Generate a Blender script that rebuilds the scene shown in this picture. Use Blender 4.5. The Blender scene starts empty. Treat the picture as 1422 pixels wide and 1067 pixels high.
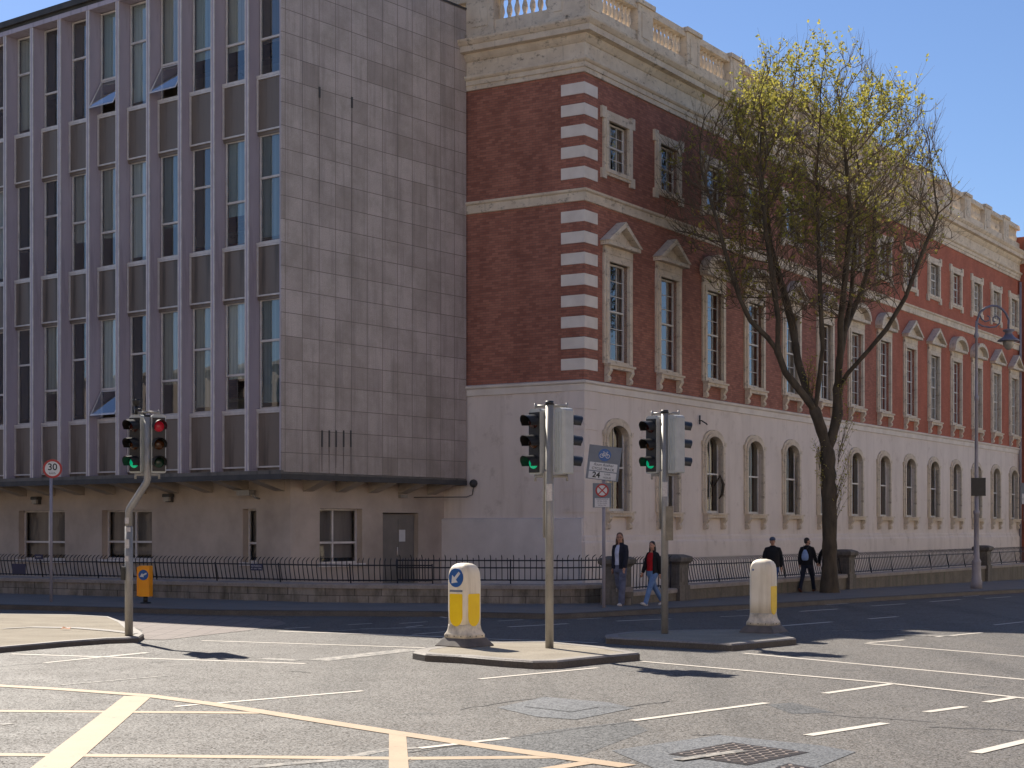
import bpy, bmesh, math, random
from math import sin, cos, pi, radians, atan2, sqrt
from mathutils import Vector, Matrix, kdtree
random.seed(7)
S = bpy.context.scene
COL = S.collection
H, F, CX, CY = 2.05, 2260.0, 711.0, 735.0        # eye height, focal length in pixels, horizon
dR = Vector((0.5318, 0.8469)); dE = Vector((-0.8469, 0.5318))
C0 = Vector((2.146, 48.5))                        # corner of the brick building
dS = Vector((0.612, 0.791)); dF = Vector((-0.791, 0.612))
Q0 = Vector((-6.27, 44.38))                       # corner of the modern building
SLOPE = 0.0105

def gz(x, y):
    s = (x-C0.x)*dR.x+(y-C0.y)*dR.y
    return -SLOPE*min(max(s, 0), 60)

def G(px, py, z=0.0):
    """ground point seen at a pixel of the survey photograph, z above the road"""
    zz = z
    for _ in range(8):
        Y = F*(H-zz)/(py-CY)
        X = (px-CX)/F*Y
        zz = z+gz(X, Y)
    return Vector((X, Y, zz))

def on_plane(px, py, O, d):
    a = (px-CX)/F
    u = (a*O.y-O.x)/(d.x-a*d.y)
    Y = O.y+u*d.y
    return u, H-(py-CY)/F*Y

# ------------------------------------------------------------------ objects
def tag(o, label=None, cat=None, group=None, kind=None):
    if label: o['label'] = label
    if cat: o['category'] = cat
    if group: o['group'] = group
    if kind: o['kind'] = kind
    return o

def empty(name, loc=(0, 0, 0), rz=0.0):
    o = bpy.data.objects.new(name, None)
    o.empty_display_size = 0.2
    o.location = loc; o.rotation_euler = (0, 0, rz)
    COL.objects.link(o)
    return o

def thing(name, label, cat, loc=(0, 0, 0), rz=0.0, group=None):
    return tag(empty(name, loc, rz), label, cat, group)

def copy_tree(o, parent=None):
    c = o.copy(); COL.objects.link(c); c.parent = parent
    for ch in list(o.children):
        copy_tree(ch, c)
    return c

class MB:
    def __init__(s, T=None):
        s.v = []; s.f = []; s.m = []; s.T = T; s.mi = 0; s.sm = []
    def add(s, vs, fs, smooth=False):
        b = len(s.v)
        for p in vs:
            s.v.append(tuple(s.T(*p)) if s.T else tuple(p))
        for f in fs:
            s.f.append([b+i for i in f]); s.m.append(s.mi); s.sm.append(smooth)
    def quad(s, a, b, c, d):
        s.add([a, b, c, d], [(0, 1, 2, 3)])
    def box(s, x0, x1, y0, y1, z0, z1):
        s.add([(x0, y0, z0), (x1, y0, z0), (x1, y1, z0), (x0, y1, z0),
               (x0, y0, z1), (x1, y0, z1), (x1, y1, z1), (x0, y1, z1)],
              [(0, 3, 2, 1), (4, 5, 6, 7), (0, 1, 5, 4), (1, 2, 6, 5), (2, 3, 7, 6), (3, 0, 4, 7)])
    def rbox(s, x0, x1, y0, y1, z0, z1, r=0.02):
        """box with chamfered vertical and top edges"""
        def ring(i, z):
            X0, X1, Y0, Y1 = x0+i, x1-i, y0+i, y1-i
            return [(X0+r, Y0, z), (X1-r, Y0, z), (X1, Y0+r, z), (X1, Y1-r, z), (X1-r, Y1, z), (X0+r, Y1, z), (X0, Y1-r, z), (X0, Y0+r, z)]
        s.rings([ring(0, z0), ring(0, z1-r), ring(r, z1)], smooth=False)
    def rings(s, rs, smooth=True, cap0=True, cap1=True, closed=True):
        n = len(rs[0]); vs = [p for r in rs for p in r]; fs = []
        for i in range(len(rs)-1):
            for j in range(n if closed else n-1):
                k = (j+1) % n
                fs.append((i*n+j, i*n+k, (i+1)*n+k, (i+1)*n+j))
        if cap0: fs.append(tuple(range(n-1, -1, -1)))
        if cap1: fs.append(tuple((len(rs)-1)*n+j for j in range(n)))
        s.add(vs, fs, smooth)
    def tube(s, pts, r, n=8, smooth=True):
        pts = [Vector(p) for p in pts]
        rr = r if isinstance(r, (list, tuple)) else [r]*len(pts)
        rs = []; ref = None
        for i, p in enumerate(pts):
            t = (pts[min(i+1, len(pts)-1)]-pts[max(i-1, 0)])
            if t.length < 1e-9: t = Vector((0, 0, 1))
            t.normalize()
            if ref is None:
                ref = Vector((1, 0, 0)) if abs(t.x) < 0.8 else Vector((0, 1, 0))
            u = (ref-t*ref.dot(t))
            if u.length < 1e-6: u = t.orthogonal()
            u.normalize(); w = t.cross(u); ref = u
            rs.append([tuple(p+(u*cos(2*pi*k/n)+w*sin(2*pi*k/n))*rr[i]) for k in range(n)])
        s.rings(rs, smooth)
    def cyl(s, x, y, z0, z1, r, n=16, r1=None):
        s.tube([(x, y, z0), (x, y, z1)], [r, r if r1 is None else r1], n)
    def lathe(s, prof, x=0, y=0, n=16, smooth=True):
        s.rings([[(x+r*cos(2*pi*k/n), y+r*sin(2*pi*k/n), z) for k in range(n)] for r, z in prof], smooth)
    def ell(s, c, rx, ry, rz, n=12, m=8):
        rs = []
        for i in range(m+1):
            a = -pi/2+pi*i/m; k = max(cos(a), 0.02)
            rs.append([(c[0]+rx*k*cos(2*pi*j/n), c[1]+ry*k*sin(2*pi*j/n), c[2]+rz*sin(a)) for j in range(n)])
        s.rings(rs)
    def plate(s, pts, y0, y1):
        """polygon in x,z extruded from y0 to y1"""
        n = len(pts)
        s.add([(x, y0, z) for x, z in pts]+[(x, y1, z) for x, z in pts],
              [tuple(range(n)), tuple(range(2*n-1, n-1, -1))]+[(i, (i+1) % n, n+(i+1) % n, n+i) for i in range(n)])
    def slab(s, pts, z0, z1):
        """polygon in x,y extruded from z0 to z1"""
        n = len(pts)
        s.add([(p[0], p[1], z0) for p in pts]+[(p[0], p[1], z1) for p in pts],
              [tuple(range(n-1, -1, -1)), tuple(range(n, 2*n))]+[(i, (i+1) % n, n+(i+1) % n, n+i) for i in range(n)])
    def ring_prism(s, outer, inner, y0, y1):
        """frame between two loops (x,z) of equal length, from y0 to y1"""
        n = len(outer)
        vs = [(x, y0, z) for x, z in outer]+[(x, y0, z) for x, z in inner]+[(x, y1, z) for x, z in outer]+[(x, y1, z) for x, z in inner]
        fs = []
        for i in range(n):
            k = (i+1) % n
            fs += [(i, k, n+k, n+i), (2*n+i, 3*n+i, 3*n+k, 2*n+k), (i, 2*n+i, 2*n+k, k), (n+i, n+k, 3*n+k, 3*n+i)]
        s.add(vs, fs)
    def mesh(s, name, mats):
        me = bpy.data.meshes.new(name)
        me.from_pydata(s.v, [], s.f)
        for m in (mats if isinstance(mats, (list, tuple)) else [mats]):
            if m: me.materials.append(m)
        me.polygons.foreach_set('material_index', s.m)
        me.polygons.foreach_set('use_smooth', s.sm)
        bm = bmesh.new(); bm.from_mesh(me)
        bmesh.ops.recalc_face_normals(bm, faces=bm.faces)
        bm.to_mesh(me); bm.free()
        me.update()
        return me
    def build(s, name, mats, parent=None, loc=None):
        o = bpy.data.objects.new(name, s.mesh(name, mats))
        COL.objects.link(o)
        if parent: o.parent = parent
        if loc: o.location = loc
        return o
    def remesh(s, name, mat, parent, voxel, smooth=3):
        """one continuous skin over the overlapping volumes"""
        t = bpy.data.objects.new('tmp', s.mesh('tmp', mat)); COL.objects.link(t)
        m = t.modifiers.new('r', 'REMESH'); m.mode = 'VOXEL'; m.voxel_size = voxel; m.use_smooth_shade = True
        if smooth:
            m = t.modifiers.new('s', 'SMOOTH'); m.iterations = smooth; m.factor = 0.5
        dg = bpy.context.evaluated_depsgraph_get(); dg.update()
        me = bpy.data.meshes.new_from_object(t.evaluated_get(dg))
        me.name = name
        bpy.data.objects.remove(t)
        if not me.materials: me.materials.append(mat)
        o = bpy.data.objects.new(name, me); COL.objects.link(o); o.parent = parent
        return o

def disc(cx, cz, r, n=28, rx=None):
    return [(cx+(rx or r)*cos(2*pi*i/n), cz+r*sin(2*pi*i/n)) for i in range(n)]

_txt = {}
def text(mb, body, size, x, z, y, shear=0.0, depth=0.004, bold=0.0):
    """lettering laid on a plane facing -y, centred on x,z"""
    cu = bpy.data.curves.new('t', 'FONT'); cu.body = body; cu.size = size
    cu.align_x = 'CENTER'; cu.align_y = 'CENTER'; cu.shear = shear; cu.offset = bold
    o = bpy.data.objects.new('t', cu); COL.objects.link(o)
    dg = bpy.context.evaluated_depsgraph_get(); dg.update()
    me = bpy.data.meshes.new_from_object(o.evaluated_get(dg))
    mb.add([(x+v.co.x, y, z+v.co.y) for v in me.vertices], [tuple(p.vertices) for p in me.polygons])
    bpy.data.objects.remove(o); bpy.data.meshes.remove(me)

# ------------------------------------------------------------------ materials
class NT:
    def __init__(s, name):
        s.m = bpy.data.materials.new(name); s.m.use_nodes = True
        s.t = s.m.node_tree; s.b = s.t.nodes['Principled BSDF']; s.out = s.t.nodes['Material Output']
        s.tc = s.t.nodes.new('ShaderNodeTexCoord')
    def n(s, typ, **kw):
        nd = s.t.nodes.new(typ)
        for k, v in kw.items():
            if k.startswith('i_'):
                nd.inputs[k[2:].replace('_', ' ')].default_value = v
            else: setattr(nd, k, v)
        return nd
    def l(s, a, b): s.t.links.new(a, b)
    def coord(s, scale=(1, 1, 1), loc=(0, 0, 0), src='Object'):
        mp = s.n('ShaderNodeMapping'); mp.inputs['Scale'].default_value = scale; mp.inputs['Location'].default_value = loc
        s.l(s.tc.outputs[src], mp.inputs[0]); return mp.outputs[0]
    def noise(s, scale=5, stretch=(1, 1, 1), detail=4, rough=0.6, loc=(0, 0, 0)):
        nd = s.n('ShaderNodeTexNoise'); nd.inputs['Scale'].default_value = scale
        nd.inputs['Detail'].default_value = detail; nd.inputs['Roughness'].default_value = rough
        s.l(s.coord(stretch, loc), nd.inputs['Vector']); return nd.outputs[0]
    def ramp(s, fac, a, b, c0=(0, 0, 0, 1), c1=(1, 1, 1, 1)):
        r = s.n('ShaderNodeValToRGB'); e = r.color_ramp.elements
        e[0].position = a; e[1].position = b; e[0].color = c0; e[1].color = c1
        s.l(fac, r.inputs[0]); return r.outputs[0]
    def mix(s, fac, a, b, mode='MIX'):
        m = s.n('ShaderNodeMix', data_type='RGBA', blend_type=mode)
        for sk, v in ((m.inputs[0], fac), (m.inputs[6], a), (m.inputs[7], b)):
            if isinstance(v, (int, float)): sk.default_value = v
            elif isinstance(v, (tuple, list)): sk.default_value = (*v, 1) if len(v) == 3 else v
            else: s.l(v, sk)
        return m.outputs[2]
    def math(s, op, a, b=0.0):
        m = s.n('ShaderNodeMath', operation=op)
        for sk, v in ((m.inputs[0], a), (m.inputs[1], b)):
            if isinstance(v, (int, float)): sk.default_value = v
            else: s.l(v, sk)
        return m.outputs[0]
    def bump(s, h, strength=0.3, dist=0.02):
        b = s.n('ShaderNodeBump'); b.inputs['Strength'].default_value = strength; b.inputs['Distance'].default_value = dist
        s.l(h, b.inputs['Height']); s.l(b.outputs[0], s.b.inputs['Normal'])

def hexc(h):
    c = [int(h[i:i+2], 16)/255 for i in (0, 2, 4)]
    return tuple(x/12.92 if x <= 0.04045 else ((x+0.055)/1.055)**2.4 for x in c)

def mat(name, c, c2=None, scale=3.0, stretch=(1, 1, 1), lo=0.35, hi=0.7, rough=0.7, metal=0.0, bump=0.0, bscale=60, spec=0.5, fine=0.0, streak=None):
    k = NT(name)
    c2 = c2 or tuple(x*0.75 for x in c)
    col = k.mix(k.ramp(k.noise(scale, stretch), lo, hi), c, c2)
    if fine:
        col = k.mix(fine, col, k.ramp(k.noise(bscale, (1, 1, 1), 2), 0.3, 0.7, (*[x*0.3 for x in c], 1), (*[min(1, x*1.7) for x in c], 1)))
    if streak:
        col = k.mix(k.ramp(k.noise(4, (1, 1, 0.07), 5), 0.52, 0.75), col, streak)
    k.l(col, k.b.inputs['Base Color'])
    k.b.inputs['Roughness'].default_value = rough
    k.b.inputs['Metallic'].default_value = metal
    k.b.inputs['Specular IOR Level'].default_value = spec
    if bump: k.bump(k.noise(bscale, (1, 1, 1), 3), bump)
    return k.m

def axis_uv(k, c=0.0):
    """(x+y, z) of the object: runs along either face of a square corner"""
    sp = k.n('ShaderNodeSeparateXYZ'); k.l(k.tc.outputs['Object'], sp.inputs[0])
    cb = k.n('ShaderNodeCombineXYZ')
    k.l(k.math('ADD', k.math('ADD', sp.outputs[0], sp.outputs[1]), c), cb.inputs[0]); k.l(sp.outputs[2], cb.inputs[1])
    return cb.outputs[0], sp

def m_brick():
    k = NT('red brick'); uv, sp = axis_uv(k)
    b = k.n('ShaderNodeTexBrick', offset=0.5)
    for n_, v in (('Scale', 1.0), ('Mortar Size', 0.006), ('Brick Width', 0.225), ('Row Height', 0.075), ('Bias', -0.1), ('Mortar Smooth', 0.3)):
        b.inputs[n_].default_value = v
    b.inputs['Color1'].default_value = (*hexc('ae7562'), 1); b.inputs['Color2'].default_value = (*hexc('88584a'), 1)
    b.inputs['Mortar'].default_value = (*hexc('6a5a54'), 1)
    k.l(uv, b.inputs['Vector'])
    # brighter light further along the street, painted in as a more orange brick
    far_light = k.ramp(k.math('ADD', k.math('MULTIPLY', sp.outputs[0], 0.02), k.math('MULTIPLY', k.noise(0.5), 0.08)), 0.44, 0.62)
    c = k.mix(far_light, b.outputs[0], hexc('bc6448'), 'MIX')
    c = k.mix(k.math('MULTIPLY', far_light, 0.6), b.outputs[0], c)
    c = k.mix(k.ramp(k.noise(0.8, (1, 1, 0.5), 6), 0.4, 0.75), c, k.mix(0.45, c, hexc('3c2420')))
    c = k.mix(k.ramp(k.noise(9, (1, 1, 3), 3), 0.35, 0.7), c, k.mix(0.3, c, hexc('a05840')))
    k.l(c, k.b.inputs['Base Color']); k.b.inputs['Roughness'].default_value = 0.9
    k.bump(b.outputs[1], -0.35, 0.01)
    return k.m

def m_render_wall():
    k = NT('painted stucco')
    base = k.mix(k.ramp(k.noise(0.7, (1, 1, 0.5), 6), 0.35, 0.75), hexc('e3d5ca'), hexc('d2c4b9'))
    dirt = k.ramp(k.noise(2.2, (1, 1, 0.08), 6, 0.7), 0.52, 0.8)
    c = k.mix(k.math('MULTIPLY', dirt, 0.45), base, hexc('a08c7a'))
    c = k.mix(k.math('MULTIPLY', k.ramp(k.noise(1.6, (1, 1, 1), 8, 0.7, (4, 0, 0)), 0.56, 0.72), 0.45), c, hexc('a08a7a'))
    k.l(c, k.b.inputs['Base Color']); k.b.inputs['Roughness'].default_value = 0.75
    k.bump(k.noise(25), 0.15)
    return k.m

def m_stone_trim():
    k = NT('weathered stone trim')
    base = k.mix(k.ramp(k.noise(1.5, (1, 1, 1), 5), 0.35, 0.7), hexc('dccdb8'), hexc('c4b39e'))
    st = k.ramp(k.noise(3.2, (1, 1, 1.8), 9, 0.8), 0.54, 0.66)
    c = k.mix(k.math('MULTIPLY', st, 0.8), base, hexc('5c4f45'))
    st = k.ramp(k.noise(5, (1, 1, 0.12), 5, 0.7, (3, 1, 0)), 0.58, 0.74)
    c = k.mix(k.math('MULTIPLY', st, 0.5), c, hexc('6b5d52'))
    k.l(c, k.b.inputs['Base Color']); k.b.inputs['Roughness'].default_value = 0.85
    k.bump(k.noise(18, (1, 1, 1), 6), 0.4)
    return k.m

def m_granite():
    k = NT('granite panels'); sp = k.n('ShaderNodeSeparateXYZ'); k.l(k.tc.outputs['Object'], sp.inputs[0])
    cb = k.n('ShaderNodeCombineXYZ')
    k.l(k.math('ADD', sp.outputs[0], -0.119), cb.inputs[0]); k.l(k.math('ADD', sp.outputs[2], -0.318), cb.inputs[1])
    b = k.n('ShaderNodeTexBrick', offset=0.0)
    for n_, v in (('Scale', 1.0), ('Mortar Size', 0.011), ('Brick Width', 0.657), ('Row Height', 0.638), ('Bias', 0.0), ('Mortar Smooth', 0.5)):
        b.inputs[n_].default_value = v
    b.inputs['Color1'].default_value = (*hexc('d2c3b9'), 1); b.inputs['Color2'].default_value = (*hexc('bfb0a7'), 1)
    b.inputs['Mortar'].default_value = (*hexc('5a504b'), 1)
    k.l(cb.outputs[0], b.inputs['Vector'])
    fl = k.n('ShaderNodeVectorMath', operation='FLOOR'); dv = k.n('ShaderNodeVectorMath', operation='DIVIDE'); dv.inputs[1].default_value = (0.657, 0.638, 1)
    k.l(cb.outputs[0], dv.inputs[0]); k.l(dv.outputs[0], fl.inputs[0])
    wn = k.n('ShaderNodeTexWhiteNoise', noise_dimensions='2D'); k.l(fl.outputs[0], wn.inputs['Vector'])
    pc = k.mix(k.ramp(wn.outputs['Value'], 0.82, 0.98), b.outputs[0], k.mix(0.38, b.outputs[0], hexc('7c6d60')))
    c = k.mix(k.ramp(k.noise(38, (1, 1, 1), 3, 0.8), 0.3, 0.7), pc, k.mix(0.55, pc, hexc('75695f')))
    c = k.mix(k.math('MULTIPLY', k.ramp(k.noise(3.0, (1, 1, 0.06), 6, 0.7), 0.5, 0.75), 0.6), c, hexc('5f5751'))
    c = k.mix(k.math('MULTIPLY', k.ramp(k.noise(0.9, (1, 1, 1), 7, 0.7), 0.42, 0.66), 0.5), c, hexc('7d7263'))
    low = k.ramp(k.math('ADD', sp.outputs[2], k.math('MULTIPLY', k.noise(2.5, (1, 1, 0.1), 4), 5)), 0.5, 0.51)
    lo2 = k.n('ShaderNodeMapRange'); lo2.inputs[1].default_value = 5.0; lo2.inputs[2].default_value = 10.0; lo2.inputs[3].default_value = 0.4; lo2.inputs[4].default_value = 0.0
    k.l(k.math('ADD', sp.outputs[2], k.math('MULTIPLY', k.noise(5, (1, 1, 0.1), 4), 6)), lo2.inputs[0])
    c = k.mix(lo2.outputs[0], c, hexc('6b5f57'))
    k.l(c, k.b.inputs['Base Color']); k.b.inputs['Roughness'].default_value = 0.55
    k.bump(k.noise(45, (1, 1, 1), 3), 0.15, 0.006)
    return k.m

def m_asphalt(name, c, c2, fine=0.5, rough=0.62):
    k = NT(name)
    big = k.ramp(k.noise(0.25, (1, 1, 1), 6), 0.35, 0.7)
    col = k.mix(big, c, c2)
    g = k.n('ShaderNodeTexVoronoi', feature='F1'); g.inputs['Scale'].default_value = 62
    k.l(k.coord(), g.inputs['Vector'])
    spk = k.ramp(g.outputs['Color'], 0.1, 0.9, (*[x*0.25 for x in c], 1), (*[min(1, x*2.3) for x in c], 1))
    col = k.mix(fine, col, spk)
    col = k.mix(k.math('MULTIPLY', k.ramp(k.noise(1.6, (1, 1, 1), 8, 0.75), 0.5, 0.7), 0.35), col, tuple(x*0.6 for x in c))
    mpt = k.n('ShaderNodeMapping'); mpt.inputs['Rotation'].default_value = (0, 0, radians(-32)); mpt.inputs['Scale'].default_value = (.9, .05, 1)
    k.l(k.tc.outputs['Object'], mpt.inputs[0]); tn = k.n('ShaderNodeTexNoise'); tn.inputs['Scale'].default_value = 1.2; tn.inputs['Detail'].default_value = 3
    k.l(mpt.outputs[0], tn.inputs['Vector'])
    col = k.mix(k.math('MULTIPLY', k.ramp(tn.outputs[0], .5, .66), .38), col, tuple(x*.45 for x in c))
    dn = k.n('ShaderNodeTexVoronoi', feature='F1'); dn.inputs['Scale'].default_value = .55; k.l(k.coord((1, 1, 1), (3, 2, 0)), dn.inputs['Vector'])
    col = k.mix(k.math('MULTIPLY', k.ramp(k.math('ADD', dn.outputs['Distance'], k.math('MULTIPLY', k.noise(9), .12)), .10, .19, (1, 1, 1, 1), (0, 0, 0, 1)), .5), col, tuple(x*.35 for x in c))
    k.l(col, k.b.inputs['Base Color'])
    rg = k.n('ShaderNodeMapRange'); rg.inputs[3].default_value = rough-0.1; rg.inputs[4].default_value = rough+0.15
    k.l(k.noise(1.1, (1, 1, 1), 5), rg.inputs[0]); k.l(rg.outputs[0], k.b.inputs['Roughness'])
    wn = k.n('ShaderNodeSeparateColor'); k.l(g.outputs['Color'], wn.inputs[0])
    sv = k.n('ShaderNodeMapRange'); sv.inputs[1].default_value = .15; sv.inputs[2].default_value = .85; sv.inputs[3].default_value = .05; sv.inputs[4].default_value = 1.0
    k.l(wn.outputs[0], sv.inputs[0]); k.l(sv.outputs[0], k.b.inputs['Specular IOR Level'])
    k.bump(k.math('ADD', wn.outputs[1], k.math('MULTIPLY', k.noise(90, (1, 1, 1), 2), 0.4)), 0.35, 0.008)
    return k.m

def m_paint(name, c, under, wear=0.5):
    k = NT(name)
    w = k.ramp(k.noise(7, (1, 1, 1), 9, 0.8), wear, wear+0.16)
    c1 = k.mix(k.ramp(k.noise(2, (1, 1, 1), 4), 0.3, 0.7), c, tuple(x*0.85 for x in c))
    k.l(k.mix(w, c1, under), k.b.inputs['Base Color']); k.b.inputs['Roughness'].default_value = 0.7
    k.bump(k.noise(70, (1, 1, 1), 2), 0.4, 0.008)
    return k.m

def m_glass(name='window glass', tint=(0.75, 0.8, 0.8), boost=2.6, ior=1.5):
    k = NT(name)
    tr = k.n('ShaderNodeBsdfTransparent'); tr.inputs[0].default_value = (*tint, 1)
    gl = k.n('ShaderNodeBsdfGlossy'); gl.inputs['Roughness'].default_value = 0.015
    b = k.n('ShaderNodeBump'); b.inputs['Strength'].default_value = 0.04; b.inputs['Distance'].default_value = 0.05
    k.l(k.noise(1.3, (1, 1, 1), 2), b.inputs['Height']); k.l(b.outputs[0], gl.inputs['Normal'])
    ge = k.n('ShaderNodeNewGeometry'); vm = k.n('ShaderNodeVectorMath', operation='DOT_PRODUCT')
    k.l(ge.outputs['True Normal'], vm.inputs[0]); k.l(ge.outputs['Incoming'], vm.inputs[1])
    c5 = k.math('POWER', k.math('SUBTRACT', 1.0, k.math('ABSOLUTE', vm.outputs['Value'])), 5.0)
    f = k.math('MINIMUM', k.math('MULTIPLY', k.math('ADD', k.math('MULTIPLY', c5, .96), .04), boost), 1.0)
    mx = k.n('ShaderNodeMixShader'); k.l(f, mx.inputs[0]); k.l(tr.outputs[0], mx.inputs[1]); k.l(gl.outputs[0], mx.inputs[2])
    k.l(mx.outputs[0], k.out.inputs[0])
    return k.m

def m_random(name, cols, rough=0.8, stripe=0.0):
    """colour picked per object"""
    k = NT(name)
    oi = k.n('ShaderNodeObjectInfo')
    r = k.n('ShaderNodeValToRGB'); r.color_ramp.interpolation = 'CONSTANT'
    e = r.color_ramp.elements
    e[0].color = (*cols[0], 1); e[1].position = 1.0/len(cols); e[1].color = (*cols[1], 1)
    for i, c in enumerate(cols[2:], 2):
        x = e.new(i/len(cols)); x.color = (*c, 1)
    k.l(oi.outputs['Random'], r.inputs[0])
    col = r.outputs[0]
    if stripe:
        col = k.mix(k.ramp(k.noise(stripe, (1, 1, 0.02), 2), 0.4, 0.6), col, k.mix(0.4, col, (0.02, 0.02, 0.02)))
    k.l(col, k.b.inputs['Base Color']); k.b.inputs['Roughness'].default_value = rough
    return k.m

def m_lamp(name, c, e):
    k = NT(name); k.b.inputs['Base Color'].default_value = (*c, 1)
    k.b.inputs['Emission Color'].default_value = (*c, 1); k.b.inputs['Emission Strength'].default_value = e
    k.b.inputs['Roughness'].default_value = 0.3
    return k.m

def m_leaf():
    k = NT('young leaves')
    col = k.mix(k.ramp(k.noise(1.2, (1, 1, 1), 3), 0.35, 0.65), hexc('949640'), hexc('b8ac58'))
    k.l(col, k.b.inputs['Base Color']); k.b.inputs['Roughness'].default_value = 0.6
    t = k.n('ShaderNodeBsdfTranslucent'); k.l(k.mix(0.3, col, hexc('bcb054')), t.inputs[0])
    mx = k.n('ShaderNodeMixShader'); mx.inputs[0].default_value = 0.5
    k.l(k.b.outputs[0], mx.inputs[1]); k.l(t.outputs[0], mx.inputs[2]); k.l(mx.outputs[0], k.out.inputs[0])
    return k.m

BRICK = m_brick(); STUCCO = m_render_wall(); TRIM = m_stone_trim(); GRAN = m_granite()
PLINTHC = mat('pale plinth paint', hexc('dcd3cf'), hexc('ccc3bf'), 1.2, bump=0.1)
QUOIN = mat('white quoin stone', hexc('e2d8cd'), hexc('d2c6bb'), 1.5, bump=0.15)
GLASS = m_glass(boost=4.0)
DUSTY = m_glass('dusty glass', (.6, .58, .54), 1.3)
GRDGL = m_glass('ground floor glass', (.75, .74, .72), 1.2)
OFFGL = m_glass('office glass', (.82, .88, .88), 5.0)
SASH = mat('white sash paint', hexc('d8d3cc'), hexc('c2bcb5'), 4, rough=0.5)
CURT = m_random('net curtains', [hexc('5a5652'), hexc('1c1c1e'), hexc('8d8880'), hexc('3c3a38'), hexc('6f6a66'), hexc('26241f')], stripe=9)
BLIND = m_random('office blinds', [hexc('c4cccc'), hexc('3a3632'), hexc('dfe2de'), hexc('2a2624'), hexc('8a9696'), hexc('b8b4a8'), hexc('5a5048'), hexc('a8b8ba')], stripe=5)
GBLIND = mat('grey ground floor blind', hexc('9a928c'), hexc('7d756f'), 3, (1, 1, .1))
FIN = mat('grey fin cladding', hexc('b6abb4'), hexc('a59aa3'), 1.0, (1, 1, 0.3), rough=0.5, streak=hexc('8a8288'))
ALU = mat('anodised aluminium', hexc('d9d1cc'), hexc('c0b8b3'), 3, rough=0.45, metal=0.1)
SPAND = mat('brown spandrel', hexc('786c62'), hexc('6b6058'), 0.8, (1, 1, 0.4), rough=0.45, streak=hexc('4a433e'))
CONC = mat('stained concrete render', hexc('bfae9f'), hexc('a39486'), 0.7, rough=0.9, bump=0.3, bscale=30)
BEAM = mat('pale soffit concrete', hexc('b5a797'), hexc('a09283'), 1.2, rough=0.9)
SLABM = mat('dark roof edge', hexc('3a3836'), hexc('4a4745'), 2, rough=0.7)
SLABC = mat('grey concrete edge', hexc('6e6861'), hexc('5a554f'), 1.5, bump=0.2, streak=hexc('3e3a36'))
WALLST = mat('mossy wall stone', hexc('6d6356'), hexc('4f473d'), 1.6, bump=0.5, bscale=14, fine=0.2, streak=hexc('3f4028'))
COPING = mat('coping stone', hexc('9a9088'), hexc('7d736b'), 2.5, bump=0.3, bscale=20, fine=0.2)
PIERST = mat('pier stone', hexc('6f665c'), hexc('4c453e'), 2.0, bump=0.5, bscale=14, fine=0.2, streak=hexc('38332c'))
IRON = mat('black iron', hexc('26242a'), hexc('33302f'), 6, rough=0.5, spec=0.4)
ASPH = m_asphalt('asphalt', (0.083, 0.073, 0.063), (0.058, 0.052, 0.047), 0.85, 0.72)
ASPHP = m_asphalt('patched asphalt', (0.056, 0.055, 0.054), (0.046, 0.045, 0.044))
CONCP = m_asphalt('concrete surround', (0.10, 0.103, 0.108), (0.075, 0.078, 0.082), 0.3)
PAVE = mat('paving concrete', hexc('7a736d'), hexc('68625c'), 1.2, bump=0.3, bscale=40, fine=0.25)
ISLE = mat('island paving', hexc('9a9182'), hexc('847b6e'), 1.3, bump=0.3, bscale=40, fine=0.25, rough=.95, spec=.1)
KERB = mat('granite kerb', hexc('8a827a'), hexc('6c655e'), 2.2, bump=0.35, bscale=40, fine=0.35)
KERBD = mat('shaded kerb', hexc('5e564e'), hexc('463f39'), 2.2, bump=0.35, bscale=40, fine=0.3)  # darker version of the kerb stone, shade of the side faces put into its colour
CYCLE = m_asphalt('red cycle lane surface', (0.085, 0.045, 0.04), (0.065, 0.038, 0.035), 0.4)
WHITE = m_paint('white road paint', hexc('cbc1b3'), (0.07, 0.066, 0.062), 0.6)
WORN = m_paint('worn white road paint', hexc('a39b90'), (0.07, 0.066, 0.062), 0.42)
YELLOW = m_paint('yellow road paint', hexc('b0977a'), (0.07, 0.066, 0.06), 0.58)
TACT = mat('buff tactile paving', hexc('857770'), hexc('75685f'), 1.5, bump=0.3, bscale=50, fine=0.2)
GALV = mat('galvanised steel', hexc('a29e97'), hexc('87837c'), 5, (1, 1, 0.4), rough=0.5, metal=0.35, fine=0.12, bscale=90)
HOUS = mat('pale grey signal housing', hexc('b5b7b4'), hexc('a0a29f'), 3, rough=0.5)
BLACK = mat('black plastic', hexc('1b1a1b'), hexc('242324'), 5, rough=0.45)
DKRED = mat('unlit red lens', hexc('3a1512'), rough=0.25); DKAMB = mat('unlit amber lens', hexc('4a2a12'), rough=0.25); DKGRN = mat('unlit green lens', hexc('16352b'), rough=0.25)
LITGRN = m_lamp('lit green lens', (0.0, 0.36, 0.17), 0.3); LITRED = m_lamp('lit red lens', (0.30, 0.008, 0.02), 0.12)
CREAM = mat('cream bollard shell', hexc('f4e8d2'), hexc('e4d6bd'), 2.2, rough=0.55, streak=hexc('c4b498'))
SCUFF = mat('scuffed bollard base', hexc('e6d9c2'), hexc('a39888'), 6, rough=0.7)
YPAN = mat('yellow reflective panel', hexc('fcd20a'), hexc('f4c606'), 4, rough=0.35)
BLUE = mat('blue sign face', hexc('1a5a9e'), hexc('184f8c'), 3, rough=0.35)
SWHITE = mat('white sign face', hexc('d6d3d0'), hexc('c8c4c1'), 4, rough=0.4)
SRED = mat('red sign face', hexc('b01c22'), hexc('a0181e'), 4, rough=0.4)
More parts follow.
